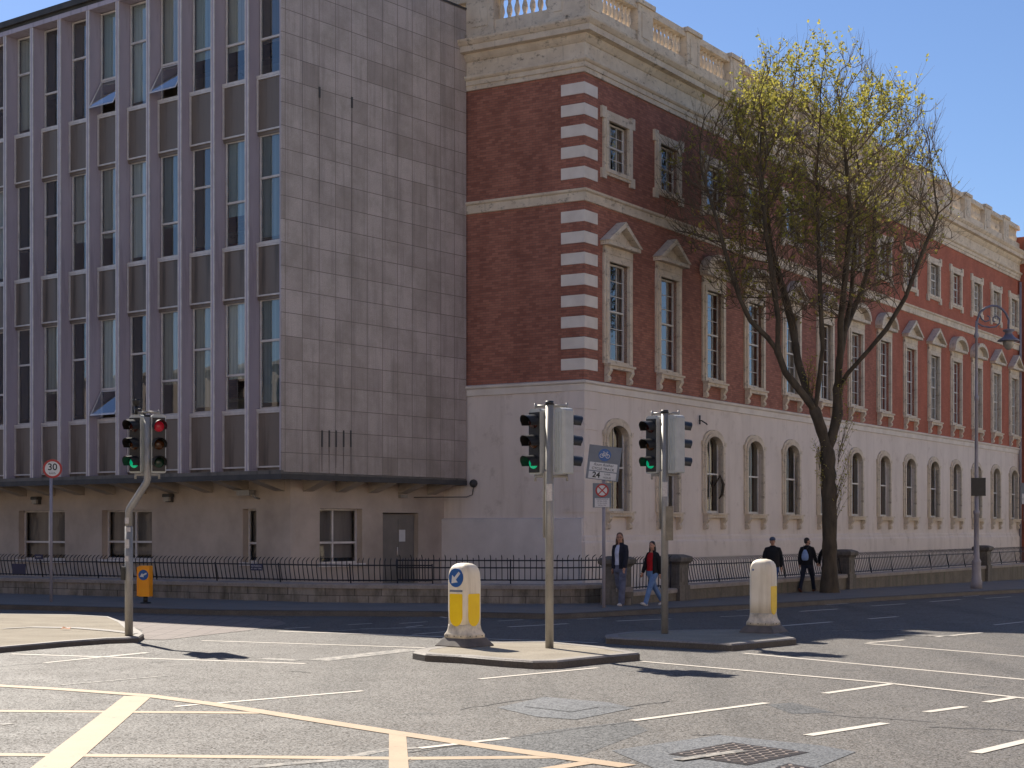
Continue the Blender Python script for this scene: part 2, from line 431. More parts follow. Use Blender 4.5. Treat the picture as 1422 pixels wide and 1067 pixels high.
SGREY = mat('grey sign back', hexc('7b7f85'), hexc('6d7177'), 3, rough=0.5)
SBLK = mat('black lettering', hexc('151515'), rough=0.5)
SMAG = mat('dull plum lettering', hexc('6b4c62'), rough=0.5)
ORANGE = mat('orange plastic', hexc('ffa40c'), hexc('ff9a08'), 4, rough=0.45)
NAVY = mat('navy sign', hexc('20244a'), hexc('1b1f40'), 4, rough=0.4)
STICK = mat('paper sticker', hexc('cfc9c4'), hexc('b3aca8'), 30, rough=0.7)
BARK = mat('tree bark', hexc('5c5040'), hexc('3a3228'), 5, (1, 1, 0.3), bump=0.7, bscale=22, rough=0.9)
TWIG = mat('twig bark', hexc('76644e'), hexc('5c4d3c'), 3, rough=0.85)
LEAF = m_leaf()
LAMPC = mat('grey lamp column', hexc('a09aa0'), hexc('89838a'), 4, (1, 1, .4), rough=0.5)
LAMPD = mat('dark lamp metal', hexc('7a7784'), hexc('65626e'), 4, rough=0.45)
OPAL = mat('lamp bowl', hexc('a09a90'), hexc('8b857c'), 4, rough=0.2)
DOORM = mat('grey door', hexc('7d756d'), hexc('6e675f'), 2, rough=0.6)
DARK = mat('dark interior', hexc('15130f'), rough=0.9)
TREAD = mat('worn iron tread', hexc('a89a90'), hexc('8a7d74'), 8, rough=.4, metal=.4)
GREEN_W = mat('cast iron cover', hexc('3a3330'), hexc('2e2927'), 8, rough=0.45, metal=0.5, bump=0.3, bscale=60)
# ------------------------------------------------------------------ ground
def stroke(mb, pts, w, z):
    """a painted line of width w laid along ground pixels"""
    P = [G(x, y) for x, y in pts]
    rows = []
    for i, p in enumerate(P):
        t = (P[min(i+1, len(P)-1)]-P[max(i-1, 0)]); t.z = 0; t.normalize()
        nrm = Vector((-t.y, t.x, 0))*w/2
        rows.append((p+nrm, p-nrm))
    for a, b in zip(rows, rows[1:]):
        mb.quad(*[(q.x, q.y, gz(q.x, q.y)+z) for q in (a[0], b[0], b[1], a[1])])

def sheet(mb, pts, z, h=0.0):
    P = [G(x, y) for x, y in pts]
    n = len(P)
    mb.add([(p.x, p.y, gz(p.x, p.y)+z) for p in P], [tuple(range(n))])

def brick_xy(s, t): return (C0.x+dR.x*s+dE.x*t, C0.y+dR.y*s+dE.y*t)

m = MB()
for s0, s1 in ((-700, 0), (0, 60), (60, 700)):
    q = [brick_xy(s, t) for s, t in ((s0, -700), (s1, -700), (s1, 700), (s0, 700))]
    m.quad(*[(x, y, gz(x, y)) for x, y in q])
tag(m.build('road', ASPH), kind='structure')

kerb_px = [(-140, 837), (0, 840), (100, 842.5), (200, 845), (300, 847.5), (412, 848.5), (500, 849), (600, 849.5), (680, 851), (767, 853), (810, 851.5), (880, 847.5), (950, 844), (1050, 839.5), (1144, 834), (1245, 828), (1340, 822.5), (1422, 818.5), (1560, 811)]
KP = [G(x, y, 0.12) for x, y in kerb_px]
m = MB()
bk = [Vector((p.x-0.6, p.y+9, 0)) for p in KP]
for i in range(len(KP)-1):
    m.quad(*[(p.x, p.y, gz(p.x, p.y)+0.118) for p in (KP[i], KP[i+1], bk[i+1], bk[i])])
tag(m.build('pavement', PAVE), kind='structure')
m = MB(); rs = []
for i, p in enumerate(KP):
    t = (KP[min(i+1, len(KP)-1)]-KP[max(i-1, 0)]); t.normalize()
    inn = Vector((-t.y, t.x, 0))
    q = p+inn*0.28; g = gz(p.x, p.y); g2 = gz(q.x, q.y)
    rs.append([(p.x-inn.x*.015, p.y-inn.y*.015, g-.05), (p.x, p.y, g+.105), (p.x+inn.x*.02, p.y+inn.y*.02, g+.124), (q.x, q.y, g2+.124), (q.x, q.y, g2-.05)])
m.rings(rs, smooth=False)
tag(m.build('kerb', KERBD), kind='structure')
# red cycle lane along the kerb
m = MB()
cl = [G(x, y) for x, y in ((700, 857), (767, 860), (820, 858.5), (880, 855), (950, 850.5), (1050, 845.5), (1144, 840.5), (1245, 834), (1340, 828.5), (1422, 824.5), (1560, 817))]
for i in range(len(cl)-1):
    a, b = cl[i], cl[i+1]
    da = Vector((-0.5, 0.86, 0))*1.3
    m.quad(*[(q.x, q.y, gz(q.x, q.y)+.004) for q in (a, b, b+da, a+da)])
tag(m.build('cycle_lane', CYCLE), kind='structure')

# traffic islands
def island(px, top, name, tm=ISLE, sm=KERB):
    P = [G(x, y, top) for x, y in px]
    m = MB(); n = len(P)
    cx = sum(p.x for p in P)/n; cy = sum(p.y for p in P)/n
    def ins(p, d):
        v = Vector((p.x-cx, p.y-cy)); L = v.length
        return (p.x-v.x/L*d, p.y-v.y/L*d)
    out = [(p.x, p.y) for p in P]; i1 = [ins(p, .03) for p in P]; i2 = [ins(p, .24) for p in P]
    for k in range(n):
        j = (k+1) % n
        m.quad((*out[k], -.03), (*out[j], -.03), (*out[j], top-.025), (*out[k], top-.025))
        m.mi = 2
        m.quad((*out[k], top-.025), (*out[j], top-.025), (*i1[j], top), (*i1[k], top))
        m.quad((*i1[k], top), (*i1[j], top), (*i2[j], top), (*i2[k], top)); m.mi = 0
    m.mi = 1
    m.add([(*p, top-.003) for p in i2], [tuple(range(n))])
    return tag(m.build(name, [KERBD, tm, sm]), kind='structure')
island([(573, 905), (580, 901.5), (612, 897), (683, 891.5), (760, 890.5), (841, 898), (888.6, 906.5), (821, 912.5), (774, 917.5), (740, 918), (700, 915.5), (640, 910.5), (590, 908)], .12, 'traffic_island')
island([(839.6, 881.5), (870, 877.5), (950, 874.5), (1060, 874), (1106, 886), (1016, 894.5), (950, 890.8), (842, 885)], .12, 'traffic_island')
island([(-90, 905), (0, 898.5), (85, 891), (150, 886.4), (175, 885.6), (193, 884.5), (200, 880), (190, 872), (170, 863), (150, 856), (100, 853.3), (0, 852.3), (-90, 851.5)], .10, 'traffic_island')
m = MB()
P = [G(x, y, 0) for x, y in ((196, 888.5), (230, 889), (300, 881), (345, 876), (385, 870), (399, 866.5), (388, 862), (350, 858.5), (300, 856.5), (200, 855), (150, 856), (170, 866), (198, 876))]
m.add([(p.x, p.y, .006) for p in P], [tuple(range(len(P)))])
k = NT('tactile paving')
br = k.n('ShaderNodeTexBrick', offset=0.0)
for n_, v in (('Scale', 1.0), ('Mortar Size', 0.012), ('Brick Width', 0.4), ('Row Height', 0.2), ('Mortar Smooth', .2)): br.inputs[n_].default_value = v
br.inputs['Color1'].default_value = (*hexc('7d716a'), 1); br.inputs['Color2'].default_value = (*hexc('6e625c'), 1); br.inputs['Mortar'].default_value = (*hexc('4e4540'), 1)
k.l(k.coord(), br.inputs['Vector']); k.l(br.outputs[0], k.b.inputs['Base Color']); k.b.inputs['Roughness'].default_value = .8
w1 = k.n('ShaderNodeTexWave'); w1.inputs['Scale'].default_value = 4.5; k.l(k.coord(), w1.inputs['Vector']); k.bump(w1.outputs[1], .6, .01)
tag(m.build('tactile_paving', k.m), kind='structure')
m = MB()
for a in ([(0, 874), (40, 872), (100, 873), (150, 877), (184, 881)], ):
    P = [G(x, y, .10) for x, y in a]
    for p, q in zip(P, P[1:]):
        m.quad((p.x, p.y, .108), (q.x, q.y, .108), (q.x+.05, q.y+.3, .108), (p.x+.05, p.y+.3, .108))
tag(m.build('kerb_strip', KERB), kind='structure')

# painted lines
m = MB(); nz = 0; ZOFF = 0.0
def L(a, b, w, extra=()):
    global nz
    stroke(m, [a, b, *extra], w, .004+ZOFF+.0004*(nz % 9)); nz += 1
for a in (((15, 908.5), (424, 922), .11), ((280, 890), (590, 900), .10), ((62, 921), (204, 906.5), .09), ((302, 977), (504, 960), .10),
          ((242, 982), (275, 979), .10), ((666, 943.5), (830, 928), .10), ((878.5, 1001.5), (1065, 976.8), .11),
          ((890, 919), (1240, 950), .10), ((1240, 950.3), (1500, 979), .10), ((1033, 907.5), (1480, 949.5), .10), ((1202, 894), (1500, 918.5), .10),
          ((1205, 893), (1256, 889), .10), ((1145, 963.5), (1240, 950), .12), ((1286, 989.5), (1340, 982), .12), ((1369, 976), (1410, 969), .12),
          ((1122, 1022), (1229, 1005), .13), ((1354, 1046.5), (1440, 1026), .13), ((1206, 860), (1500, 837), .14), ((1111, 849.5), (1164, 846), .14),
          ((1080, 870), (1155, 864), .14), ((1209, 842), (1257, 838.8), .10), ((1299, 885), (1364, 879), .10), ((1292, 836), (1334, 833), .14), ((1368, 831.4), (1404, 829), .10),
          ((1000, 857), (1039, 855.3), .09), ((1147, 840.5), (1178, 838.4), .09), ((1202, 836.3), (1230, 834.5), .09), ((1251, 833.2), (1277, 831.5), .09),
          ((1338, 828.7), (1359, 827.2), .09), ((1022, 848), (1045, 846.5), .09), ((386, 877), (640, 885.5), .13), ((395, 873.5), (431, 871.4), .09),
          ((483, 868.2), (517, 866.3), .09), ((555, 866.4), (593, 864), .09), ((564, 871.6), (587, 869), .08), ((573, 881.6), (618, 878), .09), ((598, 854.2), (620, 858.5), .09),
          ((706, 871), (789, 866.5), .14), ((691, 863), (726, 861), .09), ((801, 860.4), (836, 858.6), .09), ((856, 863), (932, 859.8), .13), ((672, 887.6), (829, 893.2), .10),
          ((582, 1040), (706, 1025.8), .10), ((1380, 868.5), (1422, 864), .09)):
    L(*a)
tag(m.build('road_marking', WHITE), kind='structure')
m = MB(); nz = 0; ZOFF = .00013
for a in (((85, 951.7), (232, 939), .09), ((440, 917.5), (572, 902.5), .45), ((365, 915), (415, 917.5), .3), ((150, 913), (210, 907), .1), ((0, 1007), (16, 1005), .12),
          ((1140, 877), (1290, 874), .10), ((949, 1056), (1030, 1045), .14), ((1245, 882), (1330, 884), .3), ((449, 877.6), (498, 875), .2), ((500, 874), (650, 870), .35)):
    L(*a)
L((347, 1066), (464, 1056), .14, ((539, 1041), (580, 1039)))
stroke(m, [(940, 1057.5), (1032, 1044.5)], .13, .0165)
tag(m.build('worn_road_marking', WORN), kind='structure')
m = MB(); nz = 0; ZOFF = .00027
for a in (((-40, 987.7), (362, 990.5), .19), ((-60, 1048), (570, 1054), .18), ((570, 1054), (772, 1052), .18), ((192, 967), (62, 1074), .34), ((552, 1018), (554, 1074), .17), ((740, 1072), (815, 1060), .16)):
    L(*a)
L((-80, 947), (0, 953), .22, ((80, 957.5), (204, 966.5), (300, 979), (420, 998), (540, 1017), (700, 1041), (872, 1065)))
tag(m.build('yellow_box_marking', YELLOW), kind='structure')
# resurfaced patches
m = MB()
sheet(m, [(560, 1067), (600, 1043), (700, 1027), (760, 1015), (878, 1002), (900, 1015), (760, 1067)], .002)
sheet(m, [(1065, 979), (1100, 976), (1160, 990), (1100, 992)], .0025)
sheet(m, [(300, 1075), (464, 1058), (540, 1042), (540, 1075)], .002)
tag(m.build('road_patch', ASPHP), kind='structure')

TAR = mat('tar joint', hexc('2a2826'), hexc('3a3734'), 6, rough=.5)
m = MB(); nz = 0
for a, b_ in (((560, 1047), (700, 1027)), ((700, 1027), (880, 1002)), ((640, 985), (760, 968)), ((0, 926), (60, 921)), ((1140, 993), (1300, 1003)), ((1290, 1010), (1422, 1016)), ((400, 932), (430, 934)), ((835, 985), (930, 975)), ((960, 1022), (1000, 1021))):
    n = 8; pts = [(a[0]+(b_[0]-a[0])*i/n, a[1]+(b_[1]-a[1])*i/n+random.uniform(-.8, .8)) for i in range(n+1)]
    stroke(m, pts, random.uniform(.02, .035), .00325+.0003*nz); nz += 1
tag(m.build('tar_joint', TAR), kind='structure')

def cover(outer, inner, label, plate_mat, loc, rib, dz=0.0):
    o = thing('manhole_cover', label, 'manhole', G(*loc), 0, 'utility covers in the road')
    def loc_(p, z): return (p.x-o.location.x, p.y-o.location.y, z+dz)
    m = MB(); P = [G(*p) for p in outer]; m.add([loc_(p, .0045) for p in P], [tuple(range(len(P)))]); m.build('surround', CONCP, o)
    I = [G(*p) for p in inner]; c = sum(I, Vector())/len(I)
    m = MB()
    for i in range(len(I)):
        a, b = I[i], I[(i+1) % len(I)]; a2 = c+(a-c)*.965; b2 = c+(b-c)*.965
        m.quad(loc_(a, .007), loc_(b, .007), loc_(b2, .007), loc_(a2, .007))
    m.build('frame', GREEN_W, o)
    m = MB()
    m.add([loc_(c+(p-c)*.965, .0085) for p in I], [tuple(range(len(I)))])
    A, B, D = [c+(p-c)*.9 for p in (I[0], I[1], I[3])]
    if rib:
        mr = MB(); nn = max(4, int((B-A).length/.085)); nj = max(3, int((D-A).length/.085))
        for i in range(nn):
            for j in range(nj):
                u = (i+.5)/nn; v = (j+.5)/nj
                p = A+(B-A)*u+(D-A)*v; t = ((B-A).normalized()*(1 if (i+j) % 2 else -1)+(D-A).normalized())*.026; w = Vector((-t.y, t.x, 0))*.36
                mr.add([loc_(p-t-w, .012), loc_(p+t-w, .012), loc_(p+t+w, .012), loc_(p-t+w, .012)], [(0, 1, 2, 3)])
    m.build('lid', plate_mat, o)
    if rib: mr.build('tread', TREAD, o)
    return o
cover([(690, 983), (757, 968.5), (845, 976), (880, 984), (800, 1000), (745, 996)], [(729, 982.5), (772.6, 975), (832, 983), (794, 989.8)], 'faint manhole in a pale concrete surround in front of the middle island', CONCP, (780, 983), False)
cover([(849, 1043), (998, 1021.5), (1140, 1036), (1188, 1045), (1090, 1085), (1010, 1110)], [(927, 1048.5), (1016, 1032), (1124, 1046), (1038, 1064)], 'ribbed iron manhole cover with a white line painted over it, near the bottom edge', GREEN_W, (1020, 1050), True)
cover([(1058, 1078), (1084, 1059), (1190, 1075), (1190, 1120), (1080, 1120)], [(1066, 1072), (1094, 1062), (1170, 1075), (1140, 1092)], 'ribbed iron cover cut off by the bottom of the picture', GREEN_W, (1110, 1075), True, .0055)
f = thing('fallen_leaf', 'small curled brown leaf on the sunlit left island', 'leaf', G(91, 875, .1)+Vector((0, 0, .004)))
m = MB(); m.add([(-.1, 0, .0), (-.03, -.06, .03), (.08, -.03, .01), (.11, .02, .05), (.02, .07, .03), (-.06, .05, .06)], [(0, 1, 5), (1, 2, 4, 5), (2, 3, 4)]); m.build('blade', mat('dry leaf', hexc('a0602a')), f)

# ------------------------------------------------------------------ walls with openings
def wall(mb, T, u0, u1, v0, v1, holes, reveal=0.0):
    us = sorted({u0, u1, *[h[0] for h in holes], *[h[1] for h in holes]})
    vs = sorted({v0, v1, *[h[2] for h in holes], *[h[3] for h in holes]})
    us = [u for u in us if u0 <= u <= u1]; vs = [v for v in vs if v0 <= v <= v1]
    for a, b in zip(us, us[1:]):
        for c, d in zip(vs, vs[1:]):
            mu, mv = (a+b)/2, (c+d)/2
            if any(h[0] < mu < h[1] and h[2] < mv < h[3] for h in holes): continue
            mb.add([T(a, 0, c), T(b, 0, c), T(b, 0, d), T(a, 0, d)], [(0, 1, 2, 3)])
    if reveal:
        for a, b, c, d in holes:
            for p, q in (((a, c), (b, c)), ((b, c), (b, d)), ((b, d), (a, d)), ((a, d), (a, c))):
                mb.add([T(p[0], 0, p[1]), T(q[0], 0, q[1]), T(q[0], reveal, q[1]), T(p[0], reveal, p[1])], [(0, 1, 2, 3)])

TX = lambda u, d, z: (u, d, z)      # face along local x
TY = lambda u, d, z: (d, u, z)      # face along local y

# ------------------------------------------------------------------ brick building
BB = thing('brick_building', 'long Georgian style red brick building with white ground floor, pedimented windows and a roof balustrade', 'building', (C0.x, C0.y, 0), atan2(dR.y, dR.x))
LEN, DEP = 48.4, 16.0
NW = 14
SW = [2.05+3.475*i for i in range(NW)]
HW = 0.66
g_holes = [(s-HW, s+HW, 2.6, 5.24) for s in SW]
f_holes = [(s-HW, s+HW, 7.2, 10.22) for s in SW]
t_holes = [(s-HW, s+HW, 13.05, 14.52) for s in SW]
b_holes = [(s-.6, s+.6, -.35, .66) for s in SW]
m = MB()
wall(m, TX, 0, LEN, 6.3, 15.8, f_holes+t_holes, .3); wall(m, TY, 0, DEP, 6.3, 15.8, [])
m.quad((LEN, 0, -2), (LEN, DEP, -2), (LEN, DEP, 17.1), (LEN, 0, 17.1)); m.quad((0, DEP, -2), (LEN, DEP, -2), (LEN, DEP, 17.1), (0, DEP, 17.1))
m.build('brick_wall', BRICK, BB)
m = MB(); wall(m, TX, 0, LEN, -2, 6.3, g_holes+b_holes, .3); wall(m, TY, 0, DEP, -2, 6.3, []); m.build('stucco_wall', STUCCO, BB)
m = MB(); m.box(.1, LEN-.1, .1, DEP-.1, 17.1, 17.16); m.build('roof', SLABM, BB)

def sweep(mb, prof, x1=LEN, y1=DEP):
    """moulding along both faces, mitred at the corner; profile of (projection, height)"""
    rows = [[(-o, y1, z), (-o, -o, z), (x1, -o, z)] for o, z in prof]
    for a, b in zip(rows, rows[1:]):
        for j in range(2): mb.quad(a[j], a[j+1], b[j+1], b[j])
m = MB()
sweep(m, [(0, 15.68), (.06, 15.68), (.06, 15.82), (.10, 15.83), (.10, 15.97), (.15, 15.99), (.19, 16.04), (.19, 16.1), (.05, 16.12), (.05, 16.56), (.09, 16.58), (.16, 16.66), (.20, 16.74), (.20, 16.78), (.40, 16.80), (.40, 16.98), (.44, 17.0), (.52, 17.1), (.53, 17.16), (.0, 17.22)])
m.build('cornice', TRIM, BB)
m = MB(); sweep(m, [(0, 11.84), (.06, 11.85), (.07, 12.1), (.13, 12.14), (.14, 12.2), (0, 12.24)]); m.build('string_course', TRIM, BB)
m = MB(); sweep(m, [(0, 6.18), (.05, 6.19), (.06, 6.38), (.12, 6.42), (.13, 6.48), (0, 6.52)]); m.build('string_course', QUOIN, BB)
m = MB(); sweep(m, [(0, 1.86), (.03, 1.85), (.05, 1.80), (.05, 1.70), (.09, 1.66), (.10, 1.60), (.10, -2)]); m.build('plinth', STUCCO, BB)
m = MB(); m.quad((-.115, .02, -2), (-.115, DEP, -2), (-.115, DEP, 2.36), (-.115, .02, 2.36)); m.quad((-.115, .02, 2.36), (-.115, DEP, 2.36), (0, DEP, 2.39), (0, .02, 2.39)); m.quad((-.115, .02, -2), (0, .02, -2), (0, .02, 2.39), (-.115, .02, 2.36))
m.build('lower_wall', PLINTHC, BB)
for zt in [11.57-.631*i for i in range(8)]+[15.38-.628*i for i in range(5)]:
    m = MB(); m.box(-.045, .76, -.045, .77, zt-.34, zt)
    q = m.build('quoin', QUOIN, BB)
for zt in [11.57-.631*i for i in range(8)]+[15.38-.628*i for i in range(5)]:
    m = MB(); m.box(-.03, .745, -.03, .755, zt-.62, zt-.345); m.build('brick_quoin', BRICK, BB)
m = MB()
for i in range(6):
    z = 2.55+.62*i
    m.box(-.026, .8, -.026, .8, z, z+.595)
m.build('rusticated_corner', STUCCO, BB)

# balustrade
m = MB()
m.box(-.02, LEN, -.02, .38, 17.2, 17.74); m.box(-.02, .38, .381, DEP, 17.2, 17.74)
m.build('balustrade_base', TRIM, BB)
m = MB()
m.box(-.06, LEN, -.06, .42, 18.45, 18.56); m.box(-.03, LEN, -.03, .39, 18.561, 18.70)
m.box(-.06, .42, .421, DEP, 18.45, 18.56); m.box(-.03, .39, .391, DEP, 18.561, 18.70)
m.build('balustrade_rail', TRIM, BB)
def pedestal(x0, x1, y0, y1):
    m = MB()
    m.box(x0-.05, x1+.05, y0-.05, y1+.05, 17.30, 17.42); m.box(x0, x1, y0, y1, 17.421, 18.62)
    m.box(x0-.07, x1+.07, y0-.07, y1+.07, 18.621, 18.76)
    if y0 < 0: m.box(x0+.22, x1-.22, y0-.025, y0-.001, 17.6, 18.42)
    if x0 < 0 and y0 > .3: m.box(x0-.025, x0-.001, y0+.2, y1-.2, 17.6, 18.42)
    return m.build('pedestal', TRIM, BB)
bal = [(.075, 17.74), (.075, 17.80), (.05, 17.82), (.06, 17.88), (.095, 18.0), (.085, 18.1), (.05, 18.22), (.045, 18.30), (.06, 18.32), (.06, 18.36), (.075, 18.38), (.075, 18.45)]
pedestal(-.1, .95, -.1, .5)
edges = [.95]
for i in range(NW-1):
    c = SW[i]+1.74; pedestal(c-.5, c+.5, -.1, .5); edges += [c-.5, c+.5]
edges.append(LEN)
for a, b in zip(edges[::2], edges[1::2]):
    m = MB(); n = max(2, int((b-a)/.255))
    for j in range(n):
        m.lathe(bal, a+(b-a)*(j+.5)/n, .18, 9)
    m.build('balusters', TRIM, BB)
pedestal(-.1, .5, .501, 1.2); pedestal(-.1, .5, 3.15, 4.15); pedestal(-.1, .5, 6.6, 7.6)
for a, b in ((1.2, 3.15), (4.15, 6.6)):
    m = MB(); n = int((b-a)/.255)
    for j in range(n): m.lathe(bal, .18, a+(b-a)*(j+.5)/n, 9)
    m.build('balusters', TRIM, BB)

# windows of the brick building: origin on the wall face, x along, y inwards
def sash_window(w, z0, z1, cols, rows_top, rows_bot, arch, par, mid, gl=None):
    m = MB(); y0, y1 = .11, .16; f = .055
    m.box(-w, -w+f, y0, y1, z0, z1); m.box(w-f, w, y0, y1, z0, z1)
    m.box(-w+f, w-f, y0, y1, z0, z0+f*1.5); m.box(-w+f, w-f, y0-.03, y1, mid-f/2, mid+f/2)
    if not arch: m.box(-w+f, w-f, y0, y1, z1-f, z1)
    for i in range(1, cols):
        x = -w+f+(2*w-2*f)*i/cols
        m.box(x-.011, x+.011, y0+.012, y1-.012, z0+f*1.5, mid-f/2); m.box(x-.011, x+.011, y0+.012, y1-.012, mid+f/2, z1-(0 if arch else f))
    for a, b, n in ((z0+f*1.5, mid-f/2, rows_bot), (mid+f/2, z1-f, rows_top)):
        for i in range(1, n):
            z = a+(b-a)*i/n; m.box(-w+f, w-f, y0+.013, y1-.013, z-.011, z+.011)
    m.build('sash', SASH, par)
    m = MB(); m.quad((-w, .14, z0), (w, .14, z0), (w, .14, z1), (-w, .14, z1)); m.build('pane', gl or GLASS, par)
    m = MB()
    for x0, x1, zb in ((-w+.02, -w*.55, z0), (w*.55, w-.02, z0), (-w*.55, w*.55, z0+(z1-z0)*.72)):
        n = 6
        for i in range(n):
            a = x0+(x1-x0)*i/n; b = x0+(x1-x0)*(i+1)/n
            m.quad((a, .36+.03*(i % 2), zb), (b, .36+.03*((i+1) % 2), zb), (b, .36+.03*((i+1) % 2), z1), (a, .36+.03*(i % 2), z1))
    m.build('curtain', CURT, par)

def rect(x0, x1, z0, z1): return [(x0, z0), (x1, z0), (x1, z1), (x0, z1)]
def window_obj(name='window'):
    return MB(), name

def console(m, x):
    pr = [(-.10, 0), (-.24, 0), (-.25, -.05), (-.19, -.13), (-.13, -.2), (-.18, -.27), (-.17, -.36), (-.10, -.41), (-.0, -.41), (0, 0)]
    return pr

def sill(w, z, par, cons=True):
    m = MB(); m.box(-w-.17, w+.17, -.24, .10, z-.06, z); m.box(-w-.13, w+.13, -.19, .0, z-.16, z-.061)
    if cons:
        for x in (-w-.05, w+.05):
            pr = [(0, 0), (-.19, 0), (-.20, -.06), (-.15, -.14), (-.10, -.2), (-.15, -.27), (-.14, -.35), (-.08, -.40), (0, -.40)]
            for a, b in ((x-.09, x+.09),):
                n = len(pr)
                m.add([(a, y, z-.161+h) for y, h in pr]+[(b, y, z-.161+h) for y, h in pr],
                      [tuple(range(n)), tuple(range(2*n-1, n-1, -1))]+[(i, (i+1) % n, n+(i+1) % n, n+i) for i in range(n)])
    m.build('sill', TRIM, par)

def upper_window():
    m = MB(); w = HW
    m.ring_prism(rect(-w-.27, w+.27, 12.85, 14.82), rect(-w, w, 13.05, 14.52), -.07, .3)
    m.ring_prism(rect(-w-.17, w+.17, 12.93, 14.70), rect(-w-.001, w+.001, 13.049, 14.521), -.10, -.07)
    for sx in (-1, 1):
        a, b = sorted((sx*(w+.12), sx*(w+.40)))
        m.box(a, b, -.085, .0, 14.55, 14.90); m.box(a, b, -.085, .0, 12.72, 13.02)
    o = m.build('window', TRIM, BB)
    sash_window(w, 13.05, 14.52, 3, 2, 2, False, o, 13.8)
    return o

def mid_window(kind):
    m = MB(); w = HW
    m.ring_prism(rect(-w-.26, w+.26, 7.1, 10.45), rect(-w, w, 7.2, 10.22), -.07, .3)
    m.ring_prism(rect(-w-.15, w+.15, 7.1, 10.36), rect(-w-.001, w+.001, 7.199, 10.221), -.11, -.07)
    o = m.build('window', TRIM, BB)
    sash_window(w, 7.2, 10.22, 3, 3, 3, False, o, 8.75)
    sill(w, 7.1, o)
    m = MB(); a = w+.24
    m.box(-a, a, -.09, 0, 10.451, 10.68); m.box(-a-.14, a+.14, -.30, 0, 10.681, 10.80)
    if kind == 'tri':
        m.plate([(-a-.06, 10.80), (a+.06, 10.80), (0, 11.28)], -.10, 0)
        for sx in (-1, 1):
            m.plate([(sx*(a+.20), 10.801), (sx*(a+.0), 10.801), (0, 11.33), (0, 11.50)], -.34, 0)
    else:
        n = 10; R = a+.14
        def arc(rx, rz): return [(rx*cos(pi*i/n), 10.80+rz*sin(pi*i/n)) for i in range(n+1)]
        m.plate(arc(R-.12, .46), -.10, 0)
        ao, ai = arc(R+.05, .66), arc(R-.12, .48)
        for i in range(n): m.plate([ao[i], ao[i+1], ai[i+1], ai[i]], -.34, 0)
    m.build('pediment', TRIM, o)
    return o

def ground_window():
    m = MB(); w = HW; n = 14; zs = 4.80
    inner = [(-w, 2.6)]+[(-w*cos(pi*i/n), zs+.44*sin(pi*i/n)**.9) for i in range(n+1)]+[(w, 2.6)]
    W = w+.24
    outer = [(-W, 2.6)]+[(-W, 5.02)]+[(-W*.92*cos(pi*i/n), 5.05+.42*sin(pi*i/n)) for i in range(1, n)]+[(W, 5.02)]+[(W, 2.6)]
    hole = [(-w, 2.6), (-w, 5.24)]+[(-w+2*w*i/n, 5.24) for i in range(1, n)]+[(w, 5.24), (w, 2.6)]
    m.ring_prism(outer, inner, -.06, .26)
    W2 = w+.13
    o2 = [(-W2, 2.6)]+[(-W2*cos(pi*i/n), zs+.06+.50*sin(pi*i/n)**.9) for i in range(n+1)]+[(W2, 2.6)]
    m.ring_prism(o2, [(x*1.001, z) for x, z in inner], -.095, -.06)
    m.box(-W-.05, -W+.10, -.09, .0, 4.92, 5.06); m.box(W-.10, W+.05, -.09, .0, 4.92, 5.06)
    o = m.build('window', TRIM, BB)
    sash_window(w, 2.6, 5.24, 2, 1, 1, True, o, 3.95, DUSTY)
    sill(w, 2.6, o)
    return o
protos = {'u': upper_window(), 't': mid_window('tri'), 's': mid_window('seg'), 'g': ground_window()}
used = set()
for i, s in enumerate(SW):
    for kd in ('u', 't' if i % 4 in (0, 1) else 's', 'g'):
        o = protos[kd] if kd not in used else copy_tree(protos[kd], BB)
        used.add(kd); o.location = (s, 0, 0)
for s in SW:
    m = MB(); m.box(s-.6, s+.6, .18, .2, -.35, .66)
    for k_ in range(5): m.box(s-.5+k_*.25-.012, s-.5+k_*.25+.012, .1, .13, -.35, .66)
    m.build('basement_window', DARK, BB)
# wall iron, rainwater pipe and the next pavilion of the same front
m = MB(); m.tube([(7.85, -.02, 5.72), (7.85, -.12, 5.72), (7.95, -.25, 5.62), (8.1, -.2, 5.60)], .025, 6); m.tube([(7.85, -.05, 5.6), (7.85, -.05, 5.9)], .025, 6); m.build('wall_bracket', IRON, BB)
m = MB(); m.tube([(LEN-.2, -.12, -.4), (LEN-.2, -.12, 15.6)], .07, 8); m.build('rainwater_pipe', LAMPC, BB)
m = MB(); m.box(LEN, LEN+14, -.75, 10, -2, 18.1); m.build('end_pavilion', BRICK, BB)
m = MB()
for zt in [11.57-.631*i for i in range(8)]+[15.38-.628*i for i in range(5)]: m.box(LEN-.04, LEN+.75, -.80, -.5, zt-.34, zt)
m.box(LEN-.05, LEN+14, -.85, -.4, 15.7, 16.6); m.box(LEN-.3, LEN+14, -1.2, 0, 16.6, 17.2); m.box(LEN-.03, LEN+14, -.8, -.3, -1.9, 6.3); m.box(LEN-.06, LEN+14, -.9, -.3, 11.85, 12.2)
m.box(LEN-.1, LEN+14, -.9, -.3, 17.2, 18.9)
m.build('pavilion_trim', TRIM, BB)
m = MB(); m.tube([(8.87+.45, .1, 3.55), (8.87+.45, -.12, 3.9), (8.87+.5, -.22, 3.6), (8.87+.45, -.2, 3.25), (8.87+.4, -.1, 3.1)], [.02, .05, .06, .05, .02], 8); m.build('hanging_bracket', BARK, BB)

